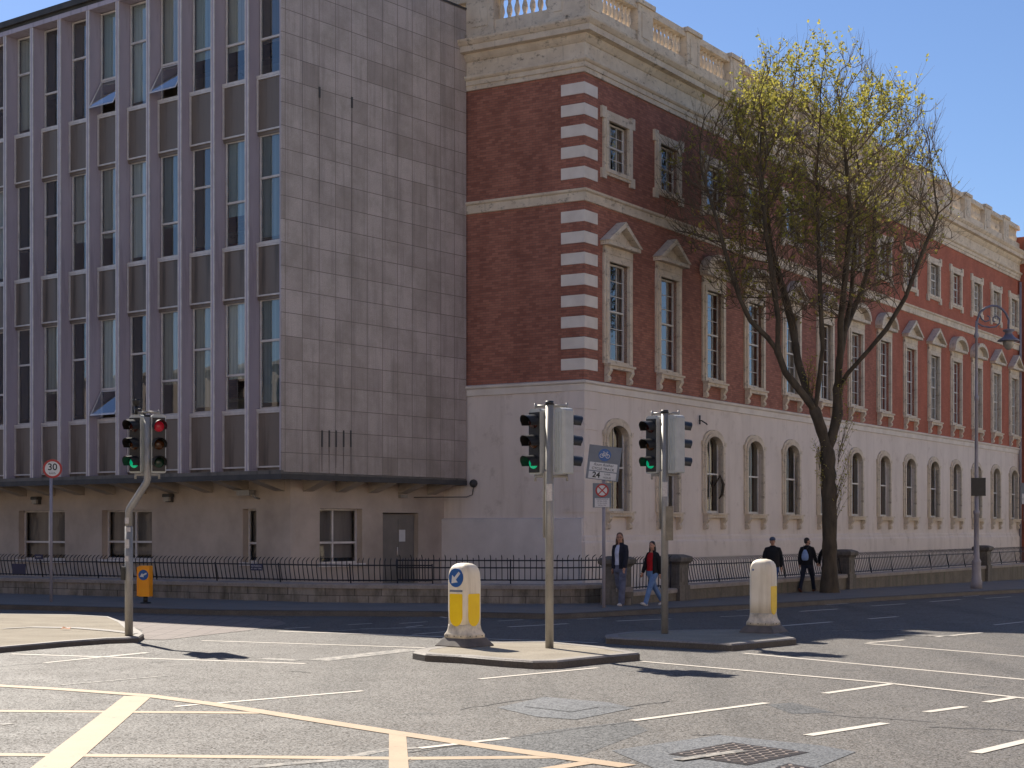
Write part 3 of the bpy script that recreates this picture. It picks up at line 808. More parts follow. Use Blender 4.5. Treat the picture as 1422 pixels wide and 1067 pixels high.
# ------------------------------------------------------------------ modern building
MBD = thing('office_building', 'grey mid-century office block with vertical fins, brown spandrels and a granite panelled side wall', 'building', (Q0.x, Q0.y, 0), atan2(dS.y, dS.x))
NB, BW = 16, 1.40
ZR = 18.2; ZS = 3.46
SIDE = 7.92
YL = NB*BW
m = MB()
m.quad((0, 0, 3.62), (SIDE, 0, 3.62), (SIDE, 0, ZR), (0, 0, ZR)); m.quad((0, 0, 3.62), (0, .06, 3.62), (0, .06, ZR), (0, 0, ZR)); m.quad((SIDE, 0, 3.4), (SIDE, .5, 3.4), (SIDE, .5, ZR), (SIDE, 0, ZR))
m.build('granite_wall', GRAN, MBD)
m = MB(); m.box(.02, SIDE-.02, .02, YL, ZR-.22, ZR+.02); m.build('roof', SLABM, MBD)
m = MB(); m.box(-.10, .03, -.03, YL, ZR-.12, ZR+.06); m.box(.031, SIDE, -.03, .2, ZR, ZR+.06); m.build('roof_edge', SLABM, MBD)
m = MB(); m.box(-.02, .55, .06, YL, 17.83, ZR-.23); m.build('fascia', FIN, MBD)
m = MB(); m.box(5.2, SIDE-.2, .8, 5, ZR+.03, ZR+1.6); m.build('plant_room', SLABM, MBD)
m = MB(); m.box(.56, .6, .1, YL, 3.6, ZR-.25) if False else None
m.quad((SIDE, .5, 3.4), (SIDE-1.6, YL, 3.4), (SIDE-1.6, YL, ZR), (SIDE, .5, ZR)); m.quad((.0, YL, 3.4), (SIDE-1.6, YL, 3.4), (SIDE-1.6, YL, ZR), (0, YL, ZR)); m.quad((.9, .6, -1.5), (SIDE, .6, -1.5), (SIDE, YL, -1.5), (.9, YL, -1.5)); m.quad((SIDE-.1, .91, -1.5), (SIDE-1.7, YL, -1.5), (SIDE-1.7, YL, 3.4), (SIDE-.1, .91, 3.4)); m.quad((1.21, YL-.01, -1.5), (SIDE-1.6, YL-.01, -1.5), (SIDE-1.6, YL-.01, 3.4), (1.21, YL-.01, 3.4)); m.build('rear_wall', CONC, MBD)
m = MB(); m.box(.02, SIDE-.02, .02, YL, ZS+.002, 3.60); 
for z in (8.5, 13.1): m.box(.62, SIDE-.1, .1, YL, z, z+.3)
m.box(.9, 1.0, .1, YL, 3.6, 4.0)
m.build('floor_slab', SLABC, MBD)
m = MB(); m.box(-.07, .019, -.04, YL, ZS-.02, 3.66); m.box(.0191, SIDE-.05, -.05, .019, ZS-.02, 3.61); m.build('slab_edge', SLABC, MBD)
m = MB(); m.box(-.10, -.071, -.07, YL, ZS-.05, ZS+.10); m.box(-.07, SIDE-.06, -.08, -.051, ZS-.05, ZS+.10); m.build('drip_edge', SLABM, MBD)
# soffit beams, thin at the edge and deep at the wall
m = MB()
def wedge(T, u, L_):
    a = [(u-.18, 0), (u+.18, 0)]
    m.add([T(u-.2, .02, ZS), T(u+.2, .02, ZS), T(u+.2, L_, ZS), T(u-.2, L_, ZS), T(u-.2, .02, ZS-.03), T(u+.2, .02, ZS-.03), T(u+.2, L_, ZS-.34), T(u-.2, L_, ZS-.34)],
          [(0, 1, 2, 3), (4, 5, 6, 7), (0, 1, 5, 4), (1, 2, 6, 5), (2, 3, 7, 6), (3, 0, 4, 7)])
for i in range(10): wedge(TY, 1.3+i*1.5, 1.2)
for i in range(5): wedge(TX, 1.9+i*1.35, .9)
m.build('soffit_beams', BEAM, MBD)
# ground floor, set back
GO = Q0+dS*1.2+dF*0.9
def gpx(px, py): u, z = on_plane(px, py, GO, dF); return u+.9, z
def gps(px, py): u, z = on_plane(px, py, GO, dS); return u+1.2, z
fw = []
for x0, x1, yt, yb in ((26, 90, 709.5, 778), (141.5, 211, 709, 778), (337, 356, 707, 781.5)):
    u1, z1 = gpx(x0, yt); u0, z0 = gpx(x1, yb); fw.append((u0, u1, z0, z1+.0))
fw.append((fw[0][0]+3.6, fw[0][1]+3.6, fw[0][2], fw[0][3]))
s0, zt = gps(444, 706); s1, zb = gps(503, 782)
sw = (s0, s1, zb, zt)
d0, dt = gps(531.5, 712); d1, db = gps(581, 800)
dw = (d0, d1, .25, dt)
m = MB()
wall(m, lambda u, d, z: (1.2+d, u, z), .9, YL, -1.5, ZS, fw, .34)
wall(m, lambda u, d, z: (u, .9+d, z), 1.2, SIDE+.05, -1.5, ZS, [sw, dw], .34)
m.build('ground_floor_wall', CONC, MBD)
def cross_window(T, h, mulls, tr, name='window'):
    a, b, c, d = h
    m = MB(lambda u, dd, z: T(u, dd, z)); f = .055
    m.box(a, a+f, .22, .28, c, d); m.box(b-f, b, .22, .28, c, d); m.box(a+f, b-f, .22, .28, c, c+f); m.box(a+f, b-f, .22, .28, d-f, d)
    zt_ = c+(d-c)*tr
    m.box(a+f, b-f, .215, .285, zt_-.03, zt_+.03)
    for q in mulls:
        u = a+(b-a)*q; m.box(u-.03, u+.03, .21, .279, c+f, d-f)
    m.box(a-.08, b+.08, -.07, .21, c-.09, c-.002)
    o = m.build(name, ALU, MBD)
    m = MB(lambda u, dd, z: T(u, dd, z)); m.quad((a, .25, c), (b, .25, c), (b, .25, d), (a, .25, d)); m.build('pane', GRDGL, o)
    m = MB(lambda u, dd, z: T(u, dd, z)); m.quad((a, .42, c+(d-c)*.1), (b, .42, c+(d-c)*.1), (b, .42, d), (a, .42, d)); m.build('blind', GBLIND, o)
    return o
TG = lambda u, d, z: (1.2+d, u, z); TGs = lambda u, d, z: (u, .9+d, z)
for h, ml in zip(fw, ((.45,), (.42,), (), (.5,))): cross_window(TG, h, ml, .36)
ow = cross_window(TGs, sw, (.42,), .38)
m = MB(TGs); a, b, c, d = dw
m.box(a+.03, b-.03, .16, .21, c, d-.03)
m.box(a+.1, (a+b)/2-.05, .145, .16, c+.4, d-.2); m.box((a+b)/2+.05, b-.1, .145, .16, c+.4, d-.2)
dr = m.build('door', DOORM, MBD)
m = MB(TGs); m.box((a+b)/2+.08, (a+b)/2+.36, .135, .144, c+1.42, c+1.78); m.build('paper_notice', SWHITE, dr)
m = MB(TGs); m.tube([((a+b)/2-.02, .12, c+1.0), ((a+b)/2-.02, .12, c+1.25)], .02, 6); m.build('handle', ALU, dr)
# bulkhead lights, camera, small siren
for px, py in ((54, 695.5), (237.5, 692)):
    u, z = gpx(px, py)
    m = MB(); m.rbox(.98, 1.2, u-.17, u+.17, z+.03, z+.13, .02); m.box(1.08, 1.2, u-.12, u+.12, z-.12, z+.029); o = m.build('wall_light', SLABM, MBD)
    m = MB(); m.box(1.0, 1.079, u-.12, u+.12, z-.1, z+.029); m.build('lens', OPAL, o)
u, z = gps(558, 689.5)
m = MB(); m.box(u-.16, u+.16, .8, .9, z-.05, z+.05); o = m.build('wall_light', OPAL, MBD)
u, z = gpx(352, 687)
m = MB(); m.tube([(1.2, u-.25, z-.12), (1.05, u-.25, z-.1), (.95, u-.2, z+.0)], .03, 6)
m.box(.82, 1.02, u-.22, u+.30, z-.03, z+.10); m.box(.78, 1.06, u-.26, u+.42, z+.101, z+.125); o = m.build('security_camera', GALV, MBD)
m = MB(); m.tube([(.92, u+.30, z+.035), (.92, u+.34, z+.035)], .055, 10); m.build('lens', BLACK, o)
m = MB(); pu, pz = on_plane(654, 672, Q0, dS); m.ell((SIDE+.05, -.25, pz), .13, .13, .13, 12, 8); m.tube([(SIDE+.05, -.25, pz-.1), (SIDE+.05, -.2, pz-.35), (SIDE-.1, -.1, pz-.42), (SIDE-1.5, .85, pz-.44)], .015, 5); m.build('siren', SLABM, MBD)
# rust-dark slots and vents in the granite
for px, ya, yb in ((443.5, 121, 136), (488.5, 135, 150)):
    u, z1 = on_plane(px, ya, Q0, dS); _, z0 = on_plane(px, yb, Q0, dS); m = MB(); m.box(u-.03, u+.03, -.02, .0, z0, z1); m.build('vent_slot', SLABM, MBD)
for px in (447, 457, 466.5, 477, 487):
    u, z1 = on_plane(px, 598, Q0, dS); _, z0 = on_plane(px, 621, Q0, dS); m = MB(); m.box(u-.022, u+.022, -.02, 0, z0, z1); m.build('vent_slot', SLABM, MBD)
kk = mat('rust stain', hexc('6b5a50'), hexc('80766f'), 3)
for px, ya, yb in ((443.5, 136, 275), (488.5, 150, 320), (447, 621, 655), (457, 621, 660), (466.5, 621, 650), (477, 621, 660), (487, 621, 657)):
    u, z1 = on_plane(px, ya, Q0, dS); _, z0 = on_plane(px, yb, Q0, dS); rs_ = MB(); rs_.quad((u-.025, -.003, z1), (u+.025, -.003, z1), (u+.01, -.003, z0), (u-.01, -.003, z0)); rs_.build('stain', kk, MBD)

# window bays
def office_window(z0, z1, tr, open_sash=False):
    m = MB(); a, b = .09, BW-.09; f = .045; y0, y1 = .42, .47
    def bx(u0, u1, c, d, e0=y0, e1=y1): m.box(e0, e1, u0, u1, c, d)
    bx(a, a+f, z0, z1); bx(b-f, b, z0, z1); bx(a+f, b-f, z1-f, z1); bx(a+f, b-f, z0, z0+f)
    zt_ = z0+(z1-z0)*tr; bx(a+f, b-f, zt_-.03, zt_+.03, y0-.02)
    bx(a-.02, b+.02, z0-.075, z0-.001, .30, .48)
    o = m.build('window', ALU, MBD)
    lo = zt_+.03 if open_sash else z0
    m = MB(); m.quad((.45, a, lo), (.45, b, lo), (.45, b, z1), (.45, a, z1)); m.build('pane', OFFGL, o)
    m = MB(); bl = z0+(z1-z0)*(.06 if tr > .5 else .3)
    m.quad((.56, a-.02, bl), (.56, b+.02, bl), (.56, b+.02, z1), (.56, a-.02, z1)); m.build('blind', BLIND, o)
    if open_sash:
        hgt = zt_-z0-.04; dx, dz = hgt*sin(radians(28)), hgt*cos(radians(28))
        m = MB(); P = lambda t, e=0.0: (.43-dx*t, zt_-.03-dz*t)
        for u0, u1, t0, t1 in ((a+.03, a+.07, 0, 1), (b-.07, b-.03, 0, 1), (a+.07, b-.07, 0, .05), (a+.07, b-.07, .95, 1)):
            (x0, q0), (x1, q1) = P(t0), P(t1)
            m.add([(x0, u0, q0), (x0, u1, q0), (x1, u1, q1), (x1, u0, q1), (x0-.03, u0, q0-.02), (x0-.03, u1, q0-.02), (x1-.03, u1, q1-.02), (x1-.03, u0, q1-.02)],
                  [(0, 1, 2, 3), (4, 5, 6, 7), (0, 1, 5, 4), (1, 2, 6, 5), (2, 3, 7, 6), (3, 0, 4, 7)])
        m.build('open_sash', ALU, o)
        (x0, q0), (x1, q1) = P(0), P(1)
        m = MB(); m.quad((x0, a+.04, q0), (x0, b-.04, q0), (x1, b-.04, q1), (x1, a+.04, q1)); m.build('vent_pane', OFFGL, o)
    return o
SP = [(3.76, 5.32), (8.53, 9.96), (13.12, 14.62)]
WZ = [(5.40, 8.46), (10.04, 13.05), (14.70, 17.80)]
TRS = [x*2 for x in [[.62, .33, .60, .33, .62, .30, .62, .33, .62, .33, .6], [.60, .42, .62, .33, .66, .35, .5, .62, .33, .6, .33], [.33, .35, .38, .33, .62, .34, .62, .35, .62, .33, .6]]]
OPEN = {(5, 0), (5, 2), (3, 2)}
# bay 0 is beside the corner; the three propped-open vents are those of the photograph
OPEN = {(5, 0), (5, 2), (3, 2)}
cache = {}
for fl in range(3):
    for j in range(NB):
        key = (fl, TRS[fl][j], (j, fl) in OPEN)
        if key in cache: o = copy_tree(cache[key], MBD)
        else: o = office_window(*WZ[fl], TRS[fl][j], key[2]); cache[key] = o
        o.location = (0, j*BW, 0)
for fl, (a, b) in enumerate(SP):
    m = MB(); m.box(.34, .36, .10, BW-.10, a+.05, b-.05); m.box(.361, .52, .06, BW-.06, a-.09, b+.09)
    pr = m.build('spandrel_panel', SPAND, MBD)
    m = MB(); m.box(.30, .345, .08, .125, a, b); m.box(.30, .345, BW-.125, BW-.08, a, b); m.box(.301, .345, .125, BW-.125, a, a+.045); m.box(.301, .345, .125, BW-.125, b-.045, b)
    m.build('spandrel_frame', ALU, pr)
    for j in range(1, NB):
        o = copy_tree(pr, MBD); o.location = (0, j*BW, 0)
m = MB(); m.box(.03, .50, -.055, .055, 3.66, 17.9); m.box(0.006, .0299, -.035, .035, 3.66, 17.9)
fin = m.build('fin', FIN, MBD)
m = MB(); m.box(-.005, .029, -.075, -.036, 3.66, 17.9); m.box(-.005, .029, .036, .075, 3.66, 17.9); m.build('fin_trim', ALU, fin)
fin.location = (0, BW, 0)
for j in range(2, NB+1):
    o = copy_tree(fin, MBD); o.location = (0, j*BW, 0)
m = MB(); m.box(.0, .5, .061, .10, 3.66, 17.83); m.build('corner_return', FIN, MBD)
# ------------------------------------------------------------------ boundary wall, piers, railings
def wall_run(px, top, name_label, mat_=WALLST, thick=.34, ztop=None):
    P = [Vector((p.x, p.y, 0)) for p in px]
    o = thing('boundary_wall', name_label, 'wall', (P[0].x, P[0].y, 0), 0, 'boundary walls along the pavement')
    def sweep_(prof, nm, mt):
        m = MB(); rs = []
        for i, p in enumerate(P):
            t = (P[min(i+1, len(P)-1)]-P[max(i-1, 0)]).normalized(); n = Vector((-t.y, t.x, 0))
            rs.append([(p.x+n.x*d-P[0].x, p.y+n.y*d-P[0].y, z) for d, z in prof])
        m.rings(rs, smooth=False)
        return m.build(nm, mt, o)
    sweep_([(0, -.6), (0, top-.13), (thick, top-.13), (thick, -.6)], 'wall_body', mat_)
    sweep_([(-.04, top-.129), (-.05, top-.03), (-.01, top), (thick+.02, top), (thick+.05, top-.03), (thick+.05, top-.129)], 'coping', COPING)
    return o, P
def dense(pts, step=1.0):
    out = [pts[0]]
    for a, b in zip(pts, pts[1:]):
        n = max(1, int((b-a).length/step))
        for i in range(1, n+1): out.append(a+(b-a)*(i/n))
    return out
k = NT('coursed wall stone')
br = k.n('ShaderNodeTexBrick', offset=.5)
for n_, v in (('Scale', 1.0), ('Mortar Size', .008), ('Brick Width', .62), ('Row Height', .3), ('Mortar Smooth', .4)): br.inputs[n_].default_value = v
br.inputs['Color1'].default_value = (*hexc('9a8f82'), 1); br.inputs['Color2'].default_value = (*hexc('82776b'), 1); br.inputs['Mortar'].default_value = (*hexc('463e37'), 1)
sp = k.n('ShaderNodeSeparateXYZ'); k.l(k.tc.outputs['Object'], sp.inputs[0]); cb = k.n('ShaderNodeCombineXYZ')
k.l(k.math('ADD', sp.outputs[0], k.math('MULTIPLY', sp.outputs[1], .8)), cb.inputs[0]); k.l(sp.outputs[2], cb.inputs[1]); k.l(cb.outputs[0], br.inputs['Vector'])
c_ = k.mix(k.math('MULTIPLY', k.ramp(k.noise(2.2, (1, 1, .5), 7, .7), .42, .7), .8), br.outputs[0], hexc('3d3a28'))
c_ = k.mix(k.math('MULTIPLY', k.ramp(k.noise(5, (1, 1, .15), 5), .5, .75), .6), c_, hexc('39322c'))
k.l(c_, k.b.inputs['Base Color']); k.b.inputs['Roughness'].default_value = .95; k.bump(k.noise(16, (1, 1, 1), 6), .5)
COURSED = k.m
lw = [G(x, y, .12) for x, y in ((-140, 819), (0, 824), (200, 829.5), (390, 835), (440, 836.4), (500, 837.2), (600, 837.8), (700, 838.3), (760, 838.6), (812, 838), (846, 836.2))]
lw = dense([Vector((p.x, p.y, 0)) for p in lw], .8)
wl, LW = wall_run(lw, .62, 'long mossy stone wall curving round the corner below the office block', COURSED)
def fr(s, t=-4.27): x, y = brick_xy(s, t); return Vector((x, y, 0))
pier_s = [-2.75, -1.0]
# straight run along the brick front; a gate between the first two piers
def s_at(px, t=-4.27):
    a = (px-CX)/F; O = fr(0, t); u = (a*O.y-O.x)/(dR.x-a*dR.y); return u
sA, sB, sC, sD = s_at(866), s_at(946), s_at(1180), s_at(1371)
wall_run(dense([LW[-1], fr(sA-.3)], .8), .58, 'short stone wall end beside the sign post and gate pier', COURSED)
wall_run(dense([fr(sA+.3), fr(sB-.3)], .8), .45, 'short low wall under the gate railing behind the pedestrians', WALLST)
wall_run(dense([fr(sB+.3), fr(sC-.3)], 2), .53, 'stone wall with railing between the middle pier and the tree', WALLST)
wall_run(dense([fr(sC+.3), fr(sD-.3)], 2), .50, 'dark stone wall from the tree to the farthest pier', WALLST)
wall_run(dense([fr(sD+.3), fr(sD+16)], 2), .50, 'far end of the stone wall beyond the lamp post', WALLST)
def pier(s, label):
    p = fr(s)
    o = thing('stone_pier', label, 'pier', (p.x, p.y, gz(p.x, p.y)), atan2(dR.y, dR.x), 'stone piers in the boundary wall')
    b = -gz(p.x, p.y)
    m = MB(); m.box(-.27, .27, -.08, .46, -.1, b+1.08); m.box(-.31, .31, -.12, .50, -.1, b+.52)
    m.box(-.18, .18, -.095, -.081, b+.6, b+1.0); m.box(-.285, -.271, .0, .38, b+.6, b+1.0)
    m.build('shaft', PIERST, o)
    m = MB()
    m.rings([[(x*(.28+e), .19+y*(.28+e), b+z) for x, y in ((-1, -1), (1, -1), (1, 1), (-1, 1))] for e, z in ((0, 1.081), (.02, 1.12), (.08, 1.17), (.09, 1.26), (.07, 1.30), (-.1, 1.36))], smooth=False)
    m.build('cap', PIERST, o)
pier(sA, 'stone gate pier half hidden behind the woman in the navy jacket')
pier(sB, 'stone gate pier just right of the second signal pole')
pier(sC, 'dark stone pier just right of the tree trunk')
pier(sD, 'farthest stone pier, beside the lamp post')

def railing(path, label, ztop, zbot, tip, out_dir, spacing=.155, bow=.09, hook=.16, rails=(0,), tip_every=1, doubled=False):
    P = path
    o = thing('iron_railing', label, 'railing', (P[0].x, P[0].y, 0), 0, 'iron railings on the boundary wall')
    O = P[0]
    L_ = [0]
    for a, b in zip(P, P[1:]): L_.append(L_[-1]+(b-a).length)
    def at(d):
        for i in range(len(P)-1):
            if d <= L_[i+1] or i == len(P)-2:
                t = (P[i+1]-P[i]).normalized(); return P[i]+t*(d-L_[i])-O, Vector((-t.y, t.x, 0)), t
    n = int(L_[-1]/spacing)
    bars = MB()
    for i in range(n):
        p, nn, t = at((i+.5)*spacing)
        p = p+nn*.15; j = random.uniform(-.012, .012)
        lean = -bow
        a = p+Vector((0, 0, zbot-.03)); b = p+nn*(lean*.6)+Vector((0, 0, zbot+(ztop-zbot)*.5)); c = p+nn*lean+t*j+Vector((0, 0, ztop))
        pts = [a, b, c]
        if i % tip_every == 0:
            pts += [c+Vector((0, 0, (tip-ztop)*.45)), c+nn*hook*.5+Vector((0, 0, (tip-ztop)*.8)), c+nn*hook+Vector((0, 0, tip-ztop))]
            bars.tube(pts, [.013]*5+[.005], 5)
        else:
            pts += [c+Vector((0, 0, .06))]; bars.tube(pts, .012, 5)
    bars.build('bars', IRON, o)
    m = MB()
    for zr in rails:
        rr = [at(min(d, L_[-1])) for d in [L_[-1]*i/max(2, len(P)*2) for i in range(max(2, len(P)*2)+1)]]
        m.tube([p+nn*(.15-bow*(zr-zbot)/(ztop-zbot))+Vector((0, 0, zr)) for p, nn, t in rr], .017, 4, False)
    m.build('rails', IRON, o)
    k_ = max(2, int(L_[-1]/2.1))
    for i in range(k_+1):
        m = MB(); p, nn, t = at(min(L_[-1]*i/k_, L_[-1]-.01)); p = p+nn*.15
        m.tube([p+Vector((0, 0, zbot-.14)), p+nn*-bow+Vector((0, 0, ztop+.02))], .02, 5); m.build('standard', IRON, o)
    return o
iL = min(range(len(LW)), key=lambda i: abs(LW[i].x/LW[i].y*F+CX-595))
iR = min(range(len(LW)), key=lambda i: abs(LW[i].x/LW[i].y*F+CX-527))
railing(LW[:iL+1], 'long railing of leaning bars with hooked tips in front of the office block', 1.12, .70, 1.30, None, .15, .10, .14, (.70, 1.10), 1)
e = [p+Vector((0, .12, 0)) for p in LW[iR:]]
railing(e, 'taller railing with two top rails across the end of the brick building', 1.24, .74, 1.38, None, .15, .02, -.12, (.72, 1.04, 1.23), 2)
railing([fr(sA+.35), fr(sB-.35)], 'short gate railing behind the woman in red', 1.16, .52, 1.34, None, .18, .02, -.12, (.53, 1.15), 1)
railing([fr(sB+.35), fr(sC-.35)], 'railing of slanting spiked bars between the middle pier and the tree', 1.06, .60, 1.26, None, .17, -.10, .16, (.61, 1.05), 1)
railing([fr(sC+.35), fr(sD-.35)], 'railing of slanting spiked bars right of the tree', 1.04, .57, 1.24, None, .17, -.10, .16, (.58, 1.03), 1)
railing([fr(sD+.35), fr(sD+15)], 'far railing beyond the lamp post at the right edge', 1.04, .57, 1.24, None, .2, -.10, .16, (.58, 1.03), 1)
# small plates on the railings
def plate_at(px, py, w, h, label, mt, lines, group=None):
    # nearest wall segment at that pixel
    i = min(range(len(LW)), key=lambda i: abs(LW[i].x/LW[i].y*F+CX-px)); p = LW[i]; t = (LW[min(i+1, len(LW)-1)]-LW[max(0, i-1)]).normalized()
    z = H-(py-CY)/F*p.y
    o = thing('wall_plate', label, 'sign', (p.x, p.y-.06, z), atan2(t.y, t.x), group)
    m = MB(); m.rbox(-w/2, w/2, -.01, .01, -h/2, h/2, .003); m.build('panel', mt, o)
    if lines:
        m = MB()
        for s_, dz in lines: text(m, s_, h*.36, 0, dz*h, -.014)
        m.build('lettering', SWHITE, o)
plate_at(370, 788, .40, .17, 'small navy plate with two lines of white lettering on the railing', NAVY, (('NO PARKING', .2), ('AT ANY TIME', -.22)), None)
plate_at(64, 773.5, .34, .14, 'small navy plate high on the railing beside the speed limit post', NAVY, (('PRIVATE', 0),))
plate_at(14, 790, .55, .30, 'larger blue board low behind the railing at the left edge', NAVY, ())

# ------------------------------------------------------------------ traffic signals
def yaw(dx, dy):
    """turn so that local -y faces (dx, dy)"""
    return atan2(dy, dx)+pi/2
def head(parent, x, y, z0, face, lit, tilt=0.0):
    e_ = yaw(*face)
    def T(a, b, c): return (x+a*cos(e_)-b*sin(e_), y+a*sin(e_)+b*cos(e_), c)
    m = MB(T); hw, hd, hh = .135, .20, 1.0
    def rr(w, z): r = .045; return [(-w, 0, z), (w, 0, z), (w, hd-r, z), (w-r*.3, hd-r*.3, z), (w-r, hd, z), (-w+r, hd, z), (-w+r*.3, hd-r*.3, z), (-w, hd-r, z)]
    m.rings([rr(hw-.02, z0-.02), rr(hw, z0), rr(hw, z0+hh), rr(hw-.02, z0+hh+.03), rr(hw-.06, z0+hh+.05)], smooth=False)
    for q in (-.07, 0, .07): m.box(q-.012, q+.012, hd, hd+.012, z0+.03, z0+hh-.02)
    o = m.build('signal_head', HOUS, parent)
    m = MB(T); m.box(-hw+.02, hw-.02, -.02, -.001, z0+.01, z0+hh-.01); m.build('front_plate', BLACK, o)
    for i, (off, on) in enumerate(((DKRED, LITRED), (DKAMB, None), (DKGRN, LITGRN))):
        zc = z0+.83-.33*i
        m = MB(T); n = 16
        m.rings([[(.10*r*cos(2*pi*k/n), yy, zc+.10*r*sin(2*pi*k/n)) for k in range(n)] for r, yy in ((1, -.021), (.98, -.035), (.6, -.055), (.05, -.06))])
        m.build('lens', on if (lit == i and on) else off, o)
        m = MB(T); n = 14; vs = []; fs = []
        for k in range(n+1):
            a = radians(-25)+radians(230)*k/n
            L0 = .25*(0.72+.28*sin(a)) if sin(a) > 0 else .17
            vs += [(.125*cos(a), -.02, zc+.125*sin(a)), (.118*cos(a), -.02-L0, zc+.118*sin(a)-.01)]
        fs = [(2*k, 2*k+1, 2*k+3, 2*k+2) for k in range(n)]
        m.add(vs, fs, True)
        m.add([(v[0]*.95, v[1], zc+(v[2]-zc)*.95) for v in vs], fs, True)
        m.build('visor', BLACK, o)
    return o
def bracket(o, p0, p1, z):
    m = MB(); m.tube([(p0[0], p0[1], z-.0), (p1[0], p1[1], z)], .025, 6); m.tube([(p1[0], p1[1], z-.08), (p1[0], p1[1], z+.05)], .02, 6); m.build('bracket', GALV, o)
def signal(px, py, base, label, height, faces, offs, lits, zh):
    b = G(px, py, base)
    o = thing('traffic_signal', label, 'traffic light', (b.x, b.y, b.z), 0, 'traffic signals at the crossing')
    m = MB(); m.cyl(0, 0, 0, height-.06, .068, 18); m.build('pole', GALV, o)
    m = MB(); m.cyl(0, 0, height-.06, height, .075, 18, .066); m.build('pole_cap', BLACK, o)
    m = MB(); m.tube([(-.088, -.02, zh-1.05), (-.088, -.02, zh+.0), (-.05, -.03, zh+.05)], .018, 6); m.build('conduit', GALV, o)
    for f_, of, lt in zip(faces, offs, lits):
        head(o, of[0], of[1], zh, f_, lt)
        mx = (of[0]*.95, of[1]*.95+.02)
        bracket(o, (0, 0), mx, zh-.05); bracket(o, (0, 0), mx, zh+1.09)
    m = MB(); 
    for k in range(6):
        pass
    a0 = radians(250)
    m.rings([[(.0705*cos(a), .0705*sin(a), z) for a in [radians(225+12*i) for i in range(8)]] for z in (zh-.45, zh-.18)], closed=False, cap0=False, cap1=False)
    m.build('sticker', STICK, o)
    return o
sg2 = signal(763, 900, .12, 'tall traffic signal with two heads on the middle island beside the arrow bollard', 4.01, [(-.72, -.69), (.78, .62)], [(-.24, .06), (.30, -.04)], (2, 0), 2.84)
sg3 = signal(923, 880, .12, 'traffic signal with two heads standing on the right island', 4.13, [(-.72, -.69), (.78, .62)], [(-.24, .06), (.27, -.04)], (2, 0), 2.98)
m = MB(); m.box(.02, .15, -.08, .08, 1.72, 2.35); m.build('control_box', mat('weathered box', hexc('8d8473'), hexc('6e6656'), 6, bump=.2), sg3)
b = G(179, 883, .1)
o = thing('traffic_signal', 'cranked traffic signal showing green and red on the left island', 'traffic light', (b.x, b.y, b.z), 0, 'traffic signals at the crossing')
m = MB(); m.cyl(0, 0, 0, 2.0, .074, 18)
m.tube([(0, 0, 1.9), (0, 0, 2.28), (.02, 0, 2.33), (.32, 0, 2.80), (.34, 0, 2.87), (.34, 0, 4.0)], .066, 16); m.build('pole', GALV, o)
m = MB(); m.cyl(.34, 0, 4.0, 4.04, .06, 16); m.build('pole_cap', BLACK, o)
head(o, .10, .05, 3.0, (-.45, -.89), 2); head(o, .54, .02, 3.0, (.38, -.92), 0)
for q in ((.10, .09), (.54, .06)): bracket(o, (.34, 0), q, 2.95); bracket(o, (.34, 0), q, 4.09)
m = MB(); m.tube([(.12, .05, 4.05), (.12, .05, 4.22)], .03, 8); m.tube([(.34, 0, 3.95), (.2, .05, 4.15), (.12, .05, 4.15)], .015, 5); m.lathe([(.04, 4.20), (.065, 4.24), (.075, 4.30), (.075, 4.32), (.02, 4.325)], .12, .05, 12); m.build('detector', BLACK, o)
m = MB(); m.box(-.13, -.06, -.07, .07, 1.02, 1.26); m.build('push_button_box', BLACK, o)
m = MB()
for za, zb, a0 in ((2.05, 2.16, 210), (1.6, 1.76, 215), (1.36, 1.46, 205), (1.9, 1.98, 235)):
    m.rings([[(.0765*cos(a), .0765*sin(a), z) for a in [radians(a0+12*i) for i in range(7)]] for z in (za, zb)], closed=False, cap0=False, cap1=False)
m.build('sticker', STICK, o)

